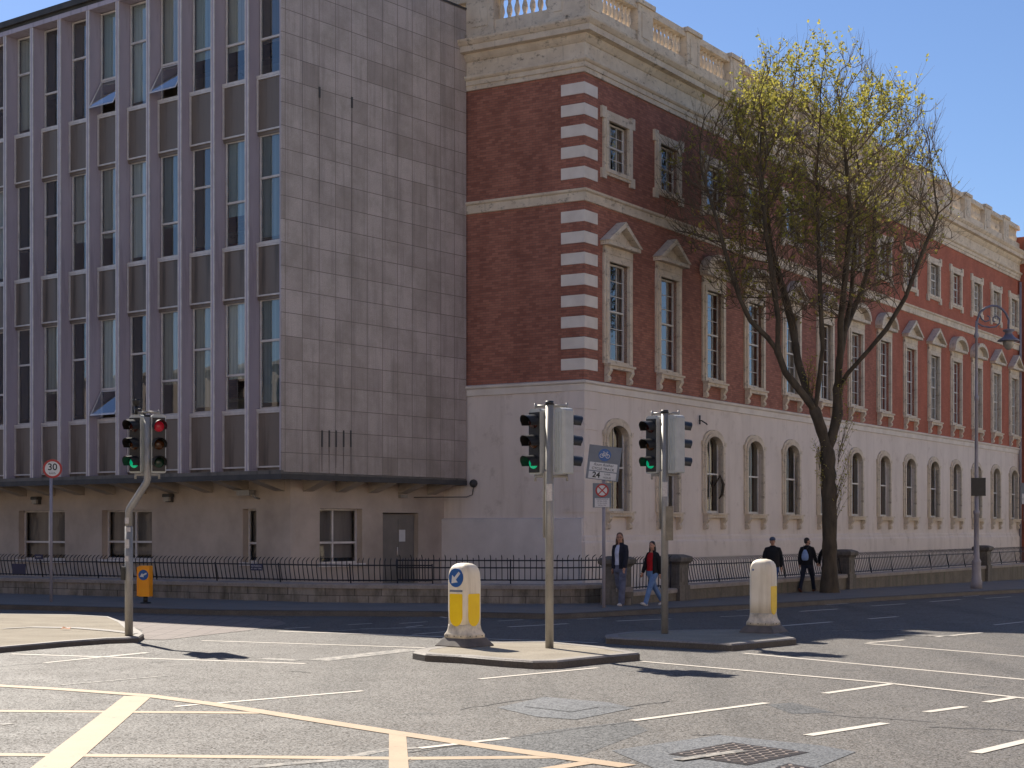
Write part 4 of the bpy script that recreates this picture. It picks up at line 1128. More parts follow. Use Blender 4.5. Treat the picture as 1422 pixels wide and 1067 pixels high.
# ------------------------------------------------------------------ bollards
def bollard(px, py, base, rz, label, disc_, panels):
    b = G(px, py, base)
    o = thing('keep_left_bollard', label, 'bollard', (b.x, b.y, b.z), rz, 'cream traffic bollards on the islands')
    def sq(w, z, r):
        p = []
        for cx, cy, a0 in ((1, 1, 0), (-1, 1, 90), (-1, -1, 180), (1, -1, 270)):
            for i in range(5):
                a = radians(a0+22.5*i); p.append((cx*(w-r)+r*cos(a), cy*(w-r)+r*sin(a), z))
        return p
    m = MB(); m.rings([sq(.35, -.0, .02), sq(.35, .015, .02), sq(.265, .13, .03), sq(.26, .135, .03)], smooth=False); m.build('base_plate', mat('dark bollard base', hexc('6a625c'), hexc('554e49'), 5), o)
    m = MB(); m.rings([sq(.255, .135, .06), sq(.255, .19, .06), sq(.248, .205, .06), sq(.229, .235, .06), sq(.215, .28, .06), sq(.208, .33, .06), sq(.205, .36, .06)]); m.build('foot', SCUFF, o)
    m = MB(); m.rings([sq(.205, .36, .06), sq(.207, .60, .06), sq(.207, 1.05, .06), sq(.202, 1.20, .07), sq(.19, 1.27, .075), sq(.165, 1.32, .08), sq(.12, 1.355, .08), sq(.06, 1.37, .055)]); m.build('shell', CREAM, o)
    m = MB()
    for s_ in (-1, 1):
        for k in (-.15, 0, .15):
            m.ell((k, s_*.256, .17), .012, .008, .012, 6, 4); m.ell((s_*.256, k, .17), .008, .012, .012, 6, 4)
    m.build('bolt', SLABM, o)
    pan = [(-.14, .85), (-.125, .865), (.125, .865), (.14, .85)]+[(.14*cos(pi*i/10), .50-.17*sin(pi*i/10)) for i in range(11)]
    for side in panels:
        T = (lambda x, y, z: (x, y, z)) if side == 'front' else (lambda x, y, z: (-y, x, z))
        m = MB(T); m.plate(pan, -.214, -.19); m.build('yellow_panel', YPAN, o)
    if disc_:
        m = MB(); m.plate(disc(0, 1.13, .155), -.217, -.19); d = m.build('arrow_disc', BLUE, o)
        m = MB(); c45 = sqrt(.5)
        def R(u, v): return (u*c45+v*c45, 1.13+u*c45-v*c45)   # local up the arrow line
        m.plate([R(.12, -.025), R(.12, .025), R(-.02, .025), R(-.02, -.025)], -.221, -.2171)
        m.plate([R(-.13, 0), R(-.02, .085), R(-.02, -.085)], -.221, -.2171)
        m.build('arrow', SWHITE, d)
        m = MB(); m.box(-.14, .14, -.211, -.2, .895, .93); m.build('reflector_strip', SGREY, o)
    return o
bollard(645, 897, .12, radians(-40), 'cream bollard with a blue arrow disc and two yellow panels on the middle island', True, ('front', 'side'))
bo = bollard(1060, 878, .12, radians(-31), 'plain scuffed cream bollard with one yellow panel on the right island', False, ('side',))
m = MB(); m.plate(disc(-.12, 1.17, .018, 8), -.212, -.19); m.build('rivet', BLUE, bo)

# orange box with an arrow
b = G(202, 838, .12)
o = thing('arrow_box', 'orange box with a blue arrow roundel on a short black post', 'sign', (b.x, b.y, b.z), radians(-12), None)
m = MB(); m.cyl(0, 0, 0, .2, .06, 12); m.cyl(0, 0, 0, .03, .14, 12); m.build('post', BLACK, o)
m = MB(); m.rbox(-.15, .15, -.12, .14, .18, .98, .02); m.box(-.20, -.151, -.09, .14, .19, .95); m.build('box', ORANGE, o)
m = MB(); m.plate(disc(0, .74, .135), -.13, -.12); d = m.build('roundel', BLUE, o)
m = MB(); ca, sa = cos(radians(25)), sin(radians(25))
R = lambda u, v: (u*ca-v*sa, .74+u*sa+v*ca)
m.plate([R(.10, -.02), R(.10, .02), R(-.02, .02), R(-.02, -.02)], -.134, -.1301); m.plate([R(-.11, 0), R(-.01, .06), R(-.01, -.06)], -.134, -.1301); m.build('arrow', SWHITE, d)

# ------------------------------------------------------------------ signs
b = G(71, 836, .12)
o = thing('speed_limit_sign', 'round red ringed 30 speed limit sign on a thin grey post', 'road sign', (b.x, b.y, b.z), radians(10))
zc = 3.53
m = MB(); m.cyl(0, 0, 0, zc+.1, .04, 12); m.build('post', LAMPC, o)
m = MB(); m.plate(disc(.04, zc, .25, rx=.25), -.06, -.045); sd = m.build('sign_disc', SRED, o)
m = MB(); m.plate(disc(.04, zc, .195), -.064, -.0601); m.build('sign_face', SWHITE, sd)
m = MB(); text(m, '30', .25, .04, zc+.04, -.067, bold=.004); text(m, 'km/h', .085, .04, zc-.12, -.067); m.build('lettering', SBLK, sd)

def cycle_sign(px, py, label, tilt):
    b = G(px, py, .12)
    o = thing('cycle_track_sign', label, 'road sign', (b.x, b.y, b.z), radians(-4), 'cycle track signs on posts')
    m = MB(); m.cyl(0, 0, 0, 3.9, .042, 12); m.build('post', LAMPC, o)
    ct, st = cos(tilt), sin(tilt); X0, Z0 = .0, 3.55
    T = lambda x, y, z: (X0+x*ct-z*st, y, Z0+x*st+z*ct)
    m = MB(T); m.box(-.40, .40, -.075, -.055, -.42, .42); bd = m.build('board', SGREY, o)
    m = MB(T); m.plate(disc(0, .20, .155, 26), -.079, -.0751); m.build('cycle_roundel', BLUE, bd)
    m = MB(T)
    for cx in (-.07, .075):
        for i in range(14):
            a0, a1 = 2*pi*i/14, 2*pi*(i+1)/14
            q = lambda r, a: (cx+r*cos(a), .175+r*sin(a))
            m.plate([q(.052, a0), q(.052, a1), q(.038, a1), q(.038, a0)], -.083, -.0791)
    def bar(a, b_, w=.007):
        d = Vector((b_[0]-a[0], b_[1]-a[1])).normalized(); n = Vector((-d.y, d.x))*w
        m.plate([(a[0]+n.x, a[1]+n.y), (b_[0]+n.x, b_[1]+n.y), (b_[0]-n.x, b_[1]-n.y), (a[0]-n.x, a[1]-n.y)], -.084, -.0792)
    bar((-.07, .175), (-.03, .25)); bar((-.03, .25), (.05, .25)); bar((.0, .175), (.05, .25)); bar((-.03, .25), (.0, .175)); bar((.05, .25), (.075, .175)); bar((.0, .175), (-.07, .175)); bar((.04, .28), (.075, .275)); bar((-.05, .275), (-.015, .275))
    m.build('cycle_symbol', SWHITE, bd)
    m = MB(T); m.rbox(-.34, .34, -.079, -.0752, -.20, .0, .002); m.build('text_panel', SWHITE, bd)
    m = MB(T); m.rbox(-.34, .34, -.079, -.0752, -.40, -.225, .002); m.build('text_panel', SWHITE, bd)
    m = MB(T); text(m, 'Raon Rothar', .095, 0, -.05, -.0815, .3); text(m, 'CYCLE TRACK', .085, 0, -.15, -.0815, bold=.001); text(m, '24', .19, -.15, -.312, -.0815, bold=.006); text(m, 'UAIR', .07, .12, -.27, -.0815); text(m, 'HOUR', .07, .12, -.355, -.0815); m.build('lettering', SBLK, bd)
    zc = 2.78
    m = MB(); m.box(-.27, .19, -.07, -.05, 2.46, 3.06); pb = m.build('clearway_board', SGREY, o)
    m = MB(); m.plate(disc(-.04, zc+.10, .165), -.074, -.0701); rd = m.build('no_stopping_roundel', SRED, pb)
    m = MB(); m.plate(disc(-.04, zc+.10, .125), -.077, -.0741); m.build('roundel_face', SWHITE, rd)
    m = MB()
    for sx in (-1, 1):
        a, b_ = (-.04-.09*sx, zc+.10-.09), (-.04+.09*sx, zc+.10+.09)
        d = Vector((b_[0]-a[0], b_[1]-a[1])).normalized(); n = Vector((-d.y, d.x))*.015
        m.plate([(a[0]+n.x, a[1]+n.y), (b_[0]+n.x, b_[1]+n.y), (b_[0]-n.x, b_[1]-n.y), (a[0]-n.x, a[1]-n.y)], -.080-.001*sx, -.0772)
    m.build('cross', SRED, rd)
    m = MB(); m.rbox(-.22, .14, -.074, -.0702, 2.47, 2.69, .002); m.build('text_panel', SWHITE, pb)
    m = MB()
    for i, s_ in enumerate(('LUAN-AOINE', '07.00-10.00', '12.00-19.00', 'MON-FRI')): text(m, s_, .048, -.04, 2.665-.052*i, -.0765)
    m.build('lettering', SMAG, pb)
    return o
cycle_sign(838.5, 844, 'tilted grey cycle track sign over a clearway sign, beside the woman in navy', radians(-7))
cycle_sign(1431, 812, 'cycle track sign cut off by the right edge of the picture', 0)

# ------------------------------------------------------------------ street lamp
b = G(1356, 817.5, .12)
o = thing('street_lamp', 'tall grey lamp post with a curled swan neck arm and hanging lantern', 'street lamp', (b.x, b.y, b.z), 0)
sc = b.y/F
zt = (817.5-470)*sc
m = MB(); m.lathe([(.20, 0), (.20, .25), (.17, .32), (.15, .9), (.17, .95), (.11, 1.05), (.09, 1.6), (.085, 2.6), (.11, 2.62), (.11, 2.72), (.075, 2.76), (.055, zt-2.2), (.08, zt-2.18), (.08, zt-2.05), (.05, zt-2.0), (.045, zt), (.085, zt+.02), (.085, zt+.12), (.05, zt+.2), (.04, zt+.6)], 0, 0, 14); m.build('column', LAMPC, o)
def lp(px, py): return ((px-1356)*sc, 0, (817.5-py)*sc)
m = MB()
m.tube([lp(*q) for q in ((1356, 462), (1357, 445), (1361, 434), (1368, 428), (1377, 425), (1385, 425.5), (1392, 430), (1397, 436), (1400.5, 444))], .042, 8)
m.tube([lp(*q) for q in ((1357, 449), (1364, 453), (1374, 455), (1383, 454), (1388, 449), (1388, 443), (1384, 439), (1379, 441), (1379, 446), (1382, 447))], .03, 6)
m.tube([lp(*q) for q in ((1360, 436), (1363, 443), (1368, 447), (1374, 445), (1374, 440), (1371, 439))], .025, 6)
m.tube([lp(1400.5, 444), lp(1400.5, 457)], .04, 8)
m.build('arm', LAMPD, o)
x_, _, z_ = lp(1400.5, 457)
m = MB(); m.lathe([(.05, z_), (.20, z_-.03), (.20, z_-.08), (.12, z_-.12), (.14, z_-.2), (.22, z_-.30), (.38, z_-.40), (.38, z_-.43), (.2, z_-.43)], x_, 0, 16); la = m.build('lantern', LAMPD, o)
m = MB(); m.lathe([(.2, z_-.42), (.2, z_-.5), (.16, z_-.62), (.08, z_-.72), (.01, z_-.74)], x_, 0, 14); m.build('bowl', OPAL, la)
m = MB(); za, zb = (817.5-689)*sc, (817.5-664)*sc; m.box(-.22, .28, -.16, -.095, za, zb)
nb = tag(m.build('notice_board', BLACK, None, (b.x, b.y, b.z)), 'dark rectangular notice board strapped to the lamp post', 'board')

# ------------------------------------------------------------------ the other sides of the junction (they light the shade and fill the window reflections)
OB1 = mat('pale sunlit brick', hexc('a8988a'), hexc('94867a'), 1.5, rough=.9, bump=.2)
OB2 = mat('cream render', hexc('ecdfc8'), hexc('e0d1b8'), 1.5, rough=.9)
OB3 = mat('warm pale brick', hexc('d0a488'), hexc('c0937a'), 1.5, rough=.9, bump=.2)
def terrace(x, y, dx, dy, L_, h, mt, label):
    """row along (dx,dy), front facing left of that direction"""
    o = thing('terrace', label, 'building', (x, y, 0), atan2(dy, dx))
    m = MB(); holes = []
    n = int(L_/3.4)
    for i in range(n):
        for fl in range(int(h/3.4)):
            holes.append((1.1+3.4*i, 2.3+3.4*i, 1.0+3.4*fl, 3.0+3.4*fl))
    T = lambda u, d, z: (u, -d, z)
    wall(m, T, 0, L_, -1, h, holes, .2)
    m.quad((0, 0, -1), (0, -10, -1), (0, -10, h), (0, 0, h)); m.quad((L_, 0, -1), (L_, -10, -1), (L_, -10, h), (L_, 0, h)); m.quad((0, -10, -1), (L_, -10, -1), (L_, -10, h), (0, -10, h)); m.quad((0, 0, h-.4), (L_, 0, h-.4), (L_, -10, h-.4), (0, -10, h-.4))
    m.build('wall', mt, o)
    m = MB()
    for a_, b_, c_, d_ in holes: m.quad((a_, -.2, c_), (b_, -.2, c_), (b_, -.2, d_), (a_, -.2, d_))
    tag(m.build('glazing', DARK, o), kind='stuff')
    m = MB(); m.box(-.1, L_+.1, -.4, .15, h-.2, h+.1); m.build('parapet', COPING, o)
p = Q0-dS*26+dF*70; terrace(p.x, p.y, -dF.x, -dF.y, 72, 10.5, OB1, 'pale brick terrace across the left street, mirrored in the office windows')
terrace(60, -20, -1, 0, 44, 12, OB3, 'pale brick terrace behind the viewpoint, on the right')
terrace(14, -20, -1, 0, 74, 13.5, OB2, 'cream rendered terrace behind the viewpoint, on the left')
p = C0-dE*30; terrace(p.x-4*dR.x, p.y-4*dR.y, dR.x, dR.y, 84, 11, OB2, 'cream terrace facing the red brick building across the right hand street')
# ------------------------------------------------------------------ people
SKIN = mat('skin', hexc('b98a70'), hexc('a87a62'), 8, rough=.55)
HAIRB = mat('brown hair', hexc('6a4a32'), hexc('452f20'), 12, (1, 1, .2), rough=.5)
HAIRD = mat('dark hair', hexc('241a16'), hexc('15100e'), 12, (1, 1, .2), rough=.5)
def cloth(n, c, c2=None): return mat(n, hexc(c), hexc(c2) if c2 else None, 9, bump=.25, bscale=35, rough=.9)
JNAVY = cloth('navy jacket cloth', '23222e', '17161f'); JBLACK = cloth('black jacket cloth', '17161a', '0f0e11')
JEANG = cloth('grey blue denim', '66697c', '4c4e5e'); JEANL = cloth('light blue denim', '6a86ac', '587199'); JEANB = cloth('blue denim', '2a4372', '1f335a')
TROU = cloth('dark navy trousers', '1c2030', '141722'); REDT = cloth('red knit top', 'b3121a', '951016'); WHT = cloth('white top', 'c9cbdc', 'b2b5c8')
SHW = cloth('white trainers', 'cfc9c4', 'a9a4a2'); SHB = cloth('brown shoes', '5e3322', '4a281b'); CAPC = cloth('slate cap cloth', '4d5a70', '3c4759'); BAGC = cloth('pale blue bag cloth', '93a9cf', '8097bd')

def chain(m, pts, rad, n=12, flat=1.0):
    """tapered limb with rounded ends"""
    P = [Vector(p) for p in pts]; R = list(rad)
    a = (P[0]-P[1]).normalized(); b = (P[-1]-P[-2]).normalized()
    P = [P[0]+a*R[0]*.75, P[0]+a*R[0]*.4]+P+[P[-1]+b*R[-1]*.4, P[-1]+b*R[-1]*.75]
    R = [R[0]*.45, R[0]*.85]+R+[R[-1]*.85, R[-1]*.45]
    m.tube(P, R, n)
def loft(m, rings_, n=20, gap=None):
    """rings_ of (z, cx, cy, rx, ry); gap = half angle left open at the front"""
    rs = []
    for z, cx, cy, rx, ry in rings_:
        row = []
        for k in range(n if gap is None else n+1):
            a = 2*pi*k/n if gap is None else pi/2+gap+(2*pi-2*gap)*k/n
            row.append((cx+rx*cos(a), cy+ry*sin(a), z))
        rs.append(row)
    m.rings(rs, closed=gap is None, cap0=gap is None, cap1=gap is None)

def person(loc, face, label, height=1.75, legs=((25, 5), (-18, 25)), arms=((20, 15), (-18, 20)), spread=(8, 8), head_yaw=0.0, female=False,
           bottom=JEANB, top=None, jacket=JBLACK, open_front=False, shoes=SHB, hair='short', hairm=HAIRD, cap=False, glasses=False, wide=1.0):
    k = height/1.75
    o = thing('person', label, 'person', loc, atan2(face[1], face[0])-pi/2)
    J = {}
    hw = .095
    def legpts(sx, th, kn):
        hp = Vector((sx*hw, 0, .92)); th, q = radians(th), radians(th-kn)
        kp = hp+Vector((0, sin(th), -cos(th)))*.44; ap = kp+Vector((0, sin(q), -cos(q)))*.42
        return hp, kp, ap, q
    L_ = [legpts(-1, *legs[0]), legpts(1, *legs[1])]
    def sole(l):
        return l[2].z-.075-.10*max(0, sin(-l[3]))
    drop = min(sole(l) for l in L_)
    dz = Vector((0, 0, -drop))
    def S_(p): p = Vector(p)+dz; return p*k
    sh = .165 if female else .188
    A = []
    for i, sx in enumerate((-1, 1)):
        f, e = arms[i]; sp_ = radians(spread[i]); f = radians(f); e = radians(e)
        sp0 = Vector((sx*sh, -.01, 1.425)); el = sp0+Vector((sx*sin(sp_), sin(f), -cos(f)*cos(sp_))).normalized()*.285
        w = el+Vector((sx*sin(sp_)*.3, sin(f+e), -cos(f+e))).normalized()*.25
        A.append((sp0, el, w, (w-el).normalized(), sx))
    # body
    m = MB()
    torso = [(.80, 0, 0, .15, .10), (.90, 0, 0, .168, .115), (1.0, 0, 0, .155, .105), (1.1, 0, 0, .14, .10), (1.25, 0, .01, .16, .115), (1.36, 0, 0, .155, .10), (1.43, 0, -.01, .11, .08), (1.48, 0, -.01, .07, .06)]
    loft(m, [(S_((0, 0, z)).z, cx*k, cy*k, rx*k, ry*k) for z, cx, cy, rx, ry in torso], 20)
    chain(m, [S_((0, -.015, 1.44)), S_((0, 0, 1.56))], [.058*k, .054*k])
    hy = radians(head_yaw); Rz = Matrix.Rotation(hy, 3, 'Z')
    hc = Vector((0, .015, 1.635))
    def Hd(x, y, z): v = Rz @ Vector((x, y, z)); return S_(hc+v)
    def blob(mm, x, y, z, rx, ry, rz):
        c = Hd(x, y, z); b0 = len(mm.v); mm.ell((0, 0, 0), rx*k, ry*k, rz*k, 14, 10)
        for i in range(b0, len(mm.v)): mm.v[i] = tuple(Rz @ Vector(mm.v[i])+c)
    blob(m, 0, -.012, .025, .074, .092, .088); blob(m, 0, .02, -.035, .06, .068, .075); blob(m, 0, .045, -.075, .035, .04, .032)
    blob(m, 0, .092, -.02, .013, .018, .024); blob(m, 0, .088, -.03, .018, .014, .010); blob(m, 0, .078, -.062, .024, .012, .008)
    for sx in (-1, 1): blob(m, sx*.074, -.005, -.012, .01, .022, .033)
    for hp, kp, ap, q in L_:
        chain(m, [S_(hp), S_(hp.lerp(kp, .5)), S_(kp), S_(kp.lerp(ap, .35)), S_(ap)], [.082*k, .072*k, .052*k, .054*k, .036*k])
        ft = Vector((0, cos(q), sin(q)))
        chain(m, [S_(ap+Vector((0, 0, -.03))), S_(ap+ft*.10+Vector((0, 0, -.05)))], [.04*k, .03*k])
    for sp0, el, w, d, sx in A:
        chain(m, [S_(sp0+Vector((-sx*.02, 0, -.03))), S_(el), S_(el.lerp(w, .3)), S_(w)], [.044*k, .040*k, .040*k, .028*k])
        fwd = Vector((0, 1, 0)); fwd = (fwd-d*fwd.dot(d)).normalized(); side = d.cross(fwd)
        pc = w+d*.05
        chain(m, [S_(w), S_(pc), S_(w+d*.085)], [.024*k, .03*k, .026*k], 10)
        for i, (off, ln) in enumerate(((.03, .068), (.010, .078), (-.010, .072), (-.028, .056))):
            b0 = w+d*.085+fwd*off; curl = side*(-sx)*.0
            c1 = b0+d*ln*.5+fwd*off*.15; c2 = b0+d*ln*.95-fwd*.0+side*sx*.018
            chain(m, [S_(b0), S_(c1), S_(c2)], [.0095*k, .009*k, .008*k], 8)
        t0 = w+d*.035+fwd*.03
        chain(m, [S_(t0), S_(t0+fwd*.028+d*.025), S_(t0+fwd*.034+d*.055)], [.011*k, .0105*k, .009*k], 8)
    m.remesh('body', SKIN, o, .0085*k, 4)
    # face details
    for sx in (-1, 1):
        m = MB(); blob(m, sx*.03, .073, .0, .011, .008, .007); m.build('eye', SBLK, o)
    m = MB(); blob(m, 0, .086, -.062, .02, .007, .005); m.build('mouth', mat('lips', hexc('8a4a44')), o)
    if glasses:
        m = MB()
        for sx in (-1, 1): m.tube([Hd(sx*.032+.024*cos(a), .09, .0+.018*sin(a)) for a in [2*pi*i/12 for i in range(13)]], .003*k, 5); m.tube([Hd(sx*.056, .09, .004), Hd(sx*.078, -.01, .006)], .003*k, 5)
        m.build('glasses', SBLK, o)
    # hair
    m = MB(); blob(m, 0, -.022, .040, .082, .092, .085); blob(m, 0, -.05, -.01, .076, .062, .075)
    if hair == 'long':
        chain(m, [Hd(0, -.06, .02), Hd(0, -.085, -.08), Hd(0, -.10, -.2), Hd(.0, -.10, -.31)], [.07*k, .072*k, .07*k, .045*k])
        for sx in (-1, 1): chain(m, [Hd(sx*.06, -.03, .02), Hd(sx*.074, -.035, -.08), Hd(sx*.08, -.03, -.2)], [.025*k, .03*k, .024*k])
    m.remesh('hair', hairm, o, .011*k, 3)
    if hair == 'beard':
        m = MB(); blob(m, 0, .045, -.078, .05, .05, .034); m.build('beard', hairm, o)
    if cap:
        m = MB(); blob(m, 0, -.01, .055, .088, .10, .075); 
        b0 = len(m.v); m.ell((0, 0, 0), .07*k, .075*k, .01*k, 12, 6); c = Hd(0, .10, .05)
        for i in range(b0, len(m.v)): m.v[i] = tuple(Rz @ Vector(m.v[i])+c)
        m.build('cap', CAPC, o)
    # trousers
    m = MB(); loft(m, [(S_((0, 0, z)).z, 0, 0, rx*k, ry*k) for z, rx, ry in ((.78, .15, .11), (.86, .185, .13), (.95, .18, .125), (1.03, .165, .118))], 20)
    for hp, kp, ap, q in L_:
        e_ = ap+(ap-kp).normalized()*.02
        chain(m, [S_(hp+Vector((0, 0, -.03))), S_(hp.lerp(kp, .5)), S_(kp), S_(kp.lerp(ap, .5)), S_(e_)], [.098*k, .088*k, .072*k*wide, .066*k*wide, .064*k*wide])
    m.remesh('trousers', bottom, o, .014*k, 4)
    for hp, kp, ap, q in L_:
        m = MB(); ft = Vector((0, cos(q*.8), sin(q*.8))); up = Vector((0, -sin(q*.8), cos(q*.8)))
        chain(m, [S_(ap-ft*.05-up*.045), S_(ap+ft*.05-up*.05), S_(ap+ft*.14-up*.058)], [.044*k, .045*k, .032*k], 10); chain(m, [S_(ap), S_(ap-up*.04)], [.043*k, .043*k], 10)
        m.remesh('shoe', shoes, o, .011*k, 2)
    # upper clothes
    tj = [(.88, 0, 0, .20, .148), (.96, 0, 0, .198, .145), (1.08, 0, 0, .185, .138), (1.25, 0, .005, .20, .145), (1.36, 0, -.005, .20, .132), (1.43, 0, -.01, .15, .10), (1.485, 0, -.012, .085, .078), (1.51, 0, -.012, .078, .072)]
    if female: tj = [(z, cx, cy, rx*.93, ry) for z, cx, cy, rx, ry in tj]
    if top:
        m = MB(); tt = [(.96 if z < .95 else z, cx, cy+.004, rx*.9, ry*.93) for z, cx, cy, rx, ry in tj[:6]]
        loft(m, [(S_((0, 0, z)).z, cx*k, cy*k, rx*k, ry*k) for z, cx, cy, rx, ry in tt]+[(S_((0, 0, 1.455)).z, 0, -.0, .09*k, .07*k)], 24); m.remesh('top', top, o, .014*k, 3)
    m = MB()
    if open_front:
        loft(m, [(S_((0, 0, z)).z, cx*k, cy*k, rx*k, ry*k) for z, cx, cy, rx, ry in tj], 30, open_front)
        loft(m, [(S_((0, 0, z)).z, cx*k, cy*k, (rx-.012)*k, (ry-.012)*k) for z, cx, cy, rx, ry in tj], 30, open_front)
        for sp0, el, w, d, sx in A: chain(m, [S_((sx*.07, -.01, 1.44)), S_(sp0+Vector((-sx*.012, 0, -.02))), S_(sp0.lerp(el, .5)), S_(el), S_(el.lerp(w, .5)), S_(w-d*.01)], [.045*k, .066*k, .069*k, .063*k, .06*k, .046*k])
        m.build('jacket', jacket, o)
    else:
        loft(m, [(S_((0, 0, z)).z, cx*k, cy*k, rx*k, ry*k) for z, cx, cy, rx, ry in tj], 24)
        for sp0, el, w, d, sx in A: chain(m, [S_((sx*.07, -.01, 1.44)), S_(sp0+Vector((-sx*.012, 0, -.02))), S_(sp0.lerp(el, .5)), S_(el), S_(el.lerp(w, .5)), S_(w-d*.01)], [.045*k, .068*k, .069*k, .062*k, .057*k, .045*k])
        m.remesh('jacket', jacket, o, .014*k, 3)
    o['back'] = 0
    del o['back']
    return o, S_, k

def at_px(px, py): p = G(px, py, .12); return (p.x, p.y, p.z)
person(at_px(861, 841), (-.62, -.78), 'person in an open navy jacket over a white top with wide grey jeans and glasses', 1.83, ((6, 2), (-14, 22)), ((12, 8), (-8, 14)), (9, 8), 28, True, JEANG, WHT, JNAVY, .34, SHW, 'long', HAIRB, glasses=True, wide=1.25)
person(at_px(906, 841), (-.80, -.60), 'person in a red top and black jacket with light blue jeans and long dark hair', 1.66, ((24, 4), (-22, 14)), ((-14, 10), (14, 10)), (6, 6), 22, True, JEANL, REDT, JBLACK, .75, SHW, 'long', HAIRD)
person(at_px(1073, 829), (-.35, -.94), 'person in a slate cap, black jacket and blue jeans behind the plain bollard', 1.74, ((20, 4), (-26, 18)), ((-16, 14), (14, 8)), (7, 9), 25, False, JEANB, None, JBLACK, False, SHW, 'short', HAIRD, cap=True)
mp, MS, mk = person(at_px(1121, 822.5), (.55, .83), 'bearded person seen from behind with a pale blue bag on the back and dark trousers', 1.74, ((-20, 8), (24, 6)), ((-12, 14), (18, 20)), (7, 6), -48, False, TROU, None, JBLACK, False, SHB, 'beard', HAIRD)
person(at_px(1149, 821), (.45, .89), 'person in dark clothes mostly hidden behind the tree trunk', 1.66, ((14, 4), (-18, 16)), ((14, 10), (-10, 10)), (26, 8), -20, True, TROU, None, JBLACK, False, cloth('grey shoes', '3a3d52'), 'long', HAIRD)
bg = thing('drawstring_bag', 'pale blue drawstring bag hanging on a black jacketed back', 'bag', mp.location, mp.rotation_euler.z)
m = MB(); rs = []
for z, w, d in ((1.02, .05, .03), (1.04, .10, .055), (1.12, .125, .07), (1.22, .11, .06), (1.31, .075, .04), (1.37, .035, .025)):
    rs.append([((w*cos(a))*mk, (-.145-.03+d*sin(a))*mk, MS((0, 0, z)).z) for a in [2*pi*i/16 for i in range(16)]])
m.rings(rs); m.build('sack', BAGC, bg)
m = MB()
for sx in (-1, 1): m.tube([MS((sx*.03, -.17, 1.36)), MS((sx*.09, -.13, 1.45)), MS((sx*.10, -.05, 1.50)), MS((sx*.11, .06, 1.46))], .007, 5)
m.build('cords', SLABM, bg)

# ------------------------------------------------------------------ tree
tb = G(1152, 823, .12)
ts = tb.y/F
def tp(px, py, y=0.0): return Vector(((px-1152)*ts, y, (823-py)*ts))
TR = thing('street_tree', 'tall vase shaped street tree coming into yellow green leaf before the brick building', 'tree', tb, 0)
rnd = random.Random(11)
nodes = []; par = []; fixed = []
def add_path(pts, start=None, step=.22):
    """pts as Vectors; returns index of the last node"""
    last = start
    prev = nodes[start] if start is not None else None
    for p in pts:
        if prev is None:
            nodes.append(p); par.append(-1); last = len(nodes)-1; prev = p; continue
        n = max(1, int((p-prev).length/step)); a = prev
        for i in range(1, n+1):
            nodes.append(a+(p-a)*i/n); par.append(last); last = len(nodes)-1
        prev = p
    return last
def near(p): return min(range(len(nodes)), key=lambda i: (nodes[i]-p).length)
add_path([tp(1152, 830), tp(1152, 760), tp(1152, 700), tp(1150, 650), tp(1149, 628)])
f0 = near(tp(1149, 628))
a1 = add_path([tp(1140, 598, -.1), tp(1130, 572, -.25)], f0); f1 = a1
add_path([tp(1115, 553, -.4), tp(1086, 520, -.6), tp(1074, 492, -.8), tp(1060, 474, -.9), tp(1035, 452, -1.1), tp(1018, 420, -1.3), tp(1000, 370, -1.6), tp(985, 320, -1.8), tp(965, 260, -2.0)], f1)
add_path([tp(1122, 545, .1), tp(1112, 500, .5), tp(1108, 450, .9), tp(1098, 400, 1.2), tp(1080, 330, 1.5), tp(1070, 240, 1.7)], f1)
add_path([tp(1072, 450, -1.2), tp(1062, 400, -1.6), tp(1050, 340, -2.0), tp(1040, 260, -2.3)], near(tp(1074, 492, -.8)))
add_path([tp(1132, 540, -.5), tp(1134, 490, -1.0), tp(1128, 430, -1.4), tp(1122, 360, -1.8), tp(1118, 270, -2.0)], f1)
a2 = add_path([tp(1158, 600, .1), tp(1165, 575, .2), tp(1166, 540, .3)], f0); f2 = a2
add_path([tp(1170, 500, .5), tp(1178, 460, .7), tp(1190, 410, .9), tp(1196, 350, 1.1), tp(1205, 260, 1.3)], f2)
add_path([tp(1175, 520, -.2), tp(1200, 490, -.6), tp(1222, 462, -.9), tp(1245, 420, -1.2), tp(1262, 370, -1.4), tp(1285, 310, -1.5)], f2)
add_path([tp(1165, 500, -.2), tp(1162, 450, -.6), tp(1165, 390, -1.0), tp(1170, 310, -1.3), tp(1160, 220, -1.4)], f2)
add_path([tp(1190, 440, 1.3), tp(1215, 390, 1.9), tp(1235, 330, 2.3), tp(1240, 260, 2.5)], near(tp(1178, 460, .7)))
nfix = len(nodes)
# attractors inside the crown outline (photograph pixels), grown by space colonisation
env = [(962, 150), (925, 200), (925, 290), (975, 370), (1020, 425), (1090, 450), (1180, 450), (1250, 410), (1300, 350), (1318, 305), (1298, 240), (1282, 175), (1250, 145), (1215, 140), (1185, 112), (1155, 92), (1110, 98), (1060, 86), (1030, 98), (1000, 140)]
def inside(x, y):
    c = False; j = len(env)-1
    for i in range(len(env)):
        if (env[i][1] > y) != (env[j][1] > y) and x < (env[j][0]-env[i][0])*(y-env[i][1])/(env[j][1]-env[i][1])+env[i][0]: c = not c
        j = i
    return c
att = []
while len(att) < 6000:
    x, y = rnd.uniform(915, 1325), rnd.uniform(66, 460)
    if not inside(x, y): continue
    if x < 1010 and rnd.random() < .55: continue
    y += 34*max(0, (400-y)/330)
    hw_ = 4.3*sqrt(max(.05, 1-((x-1128)/205)**2))*(.55+.45*min(1, (470-y)/200))
    att.append(tp(x, y, rnd.uniform(-hw_, hw_)))
D, KILL, INF = .25, .33, 2.2
grow_dir = {}
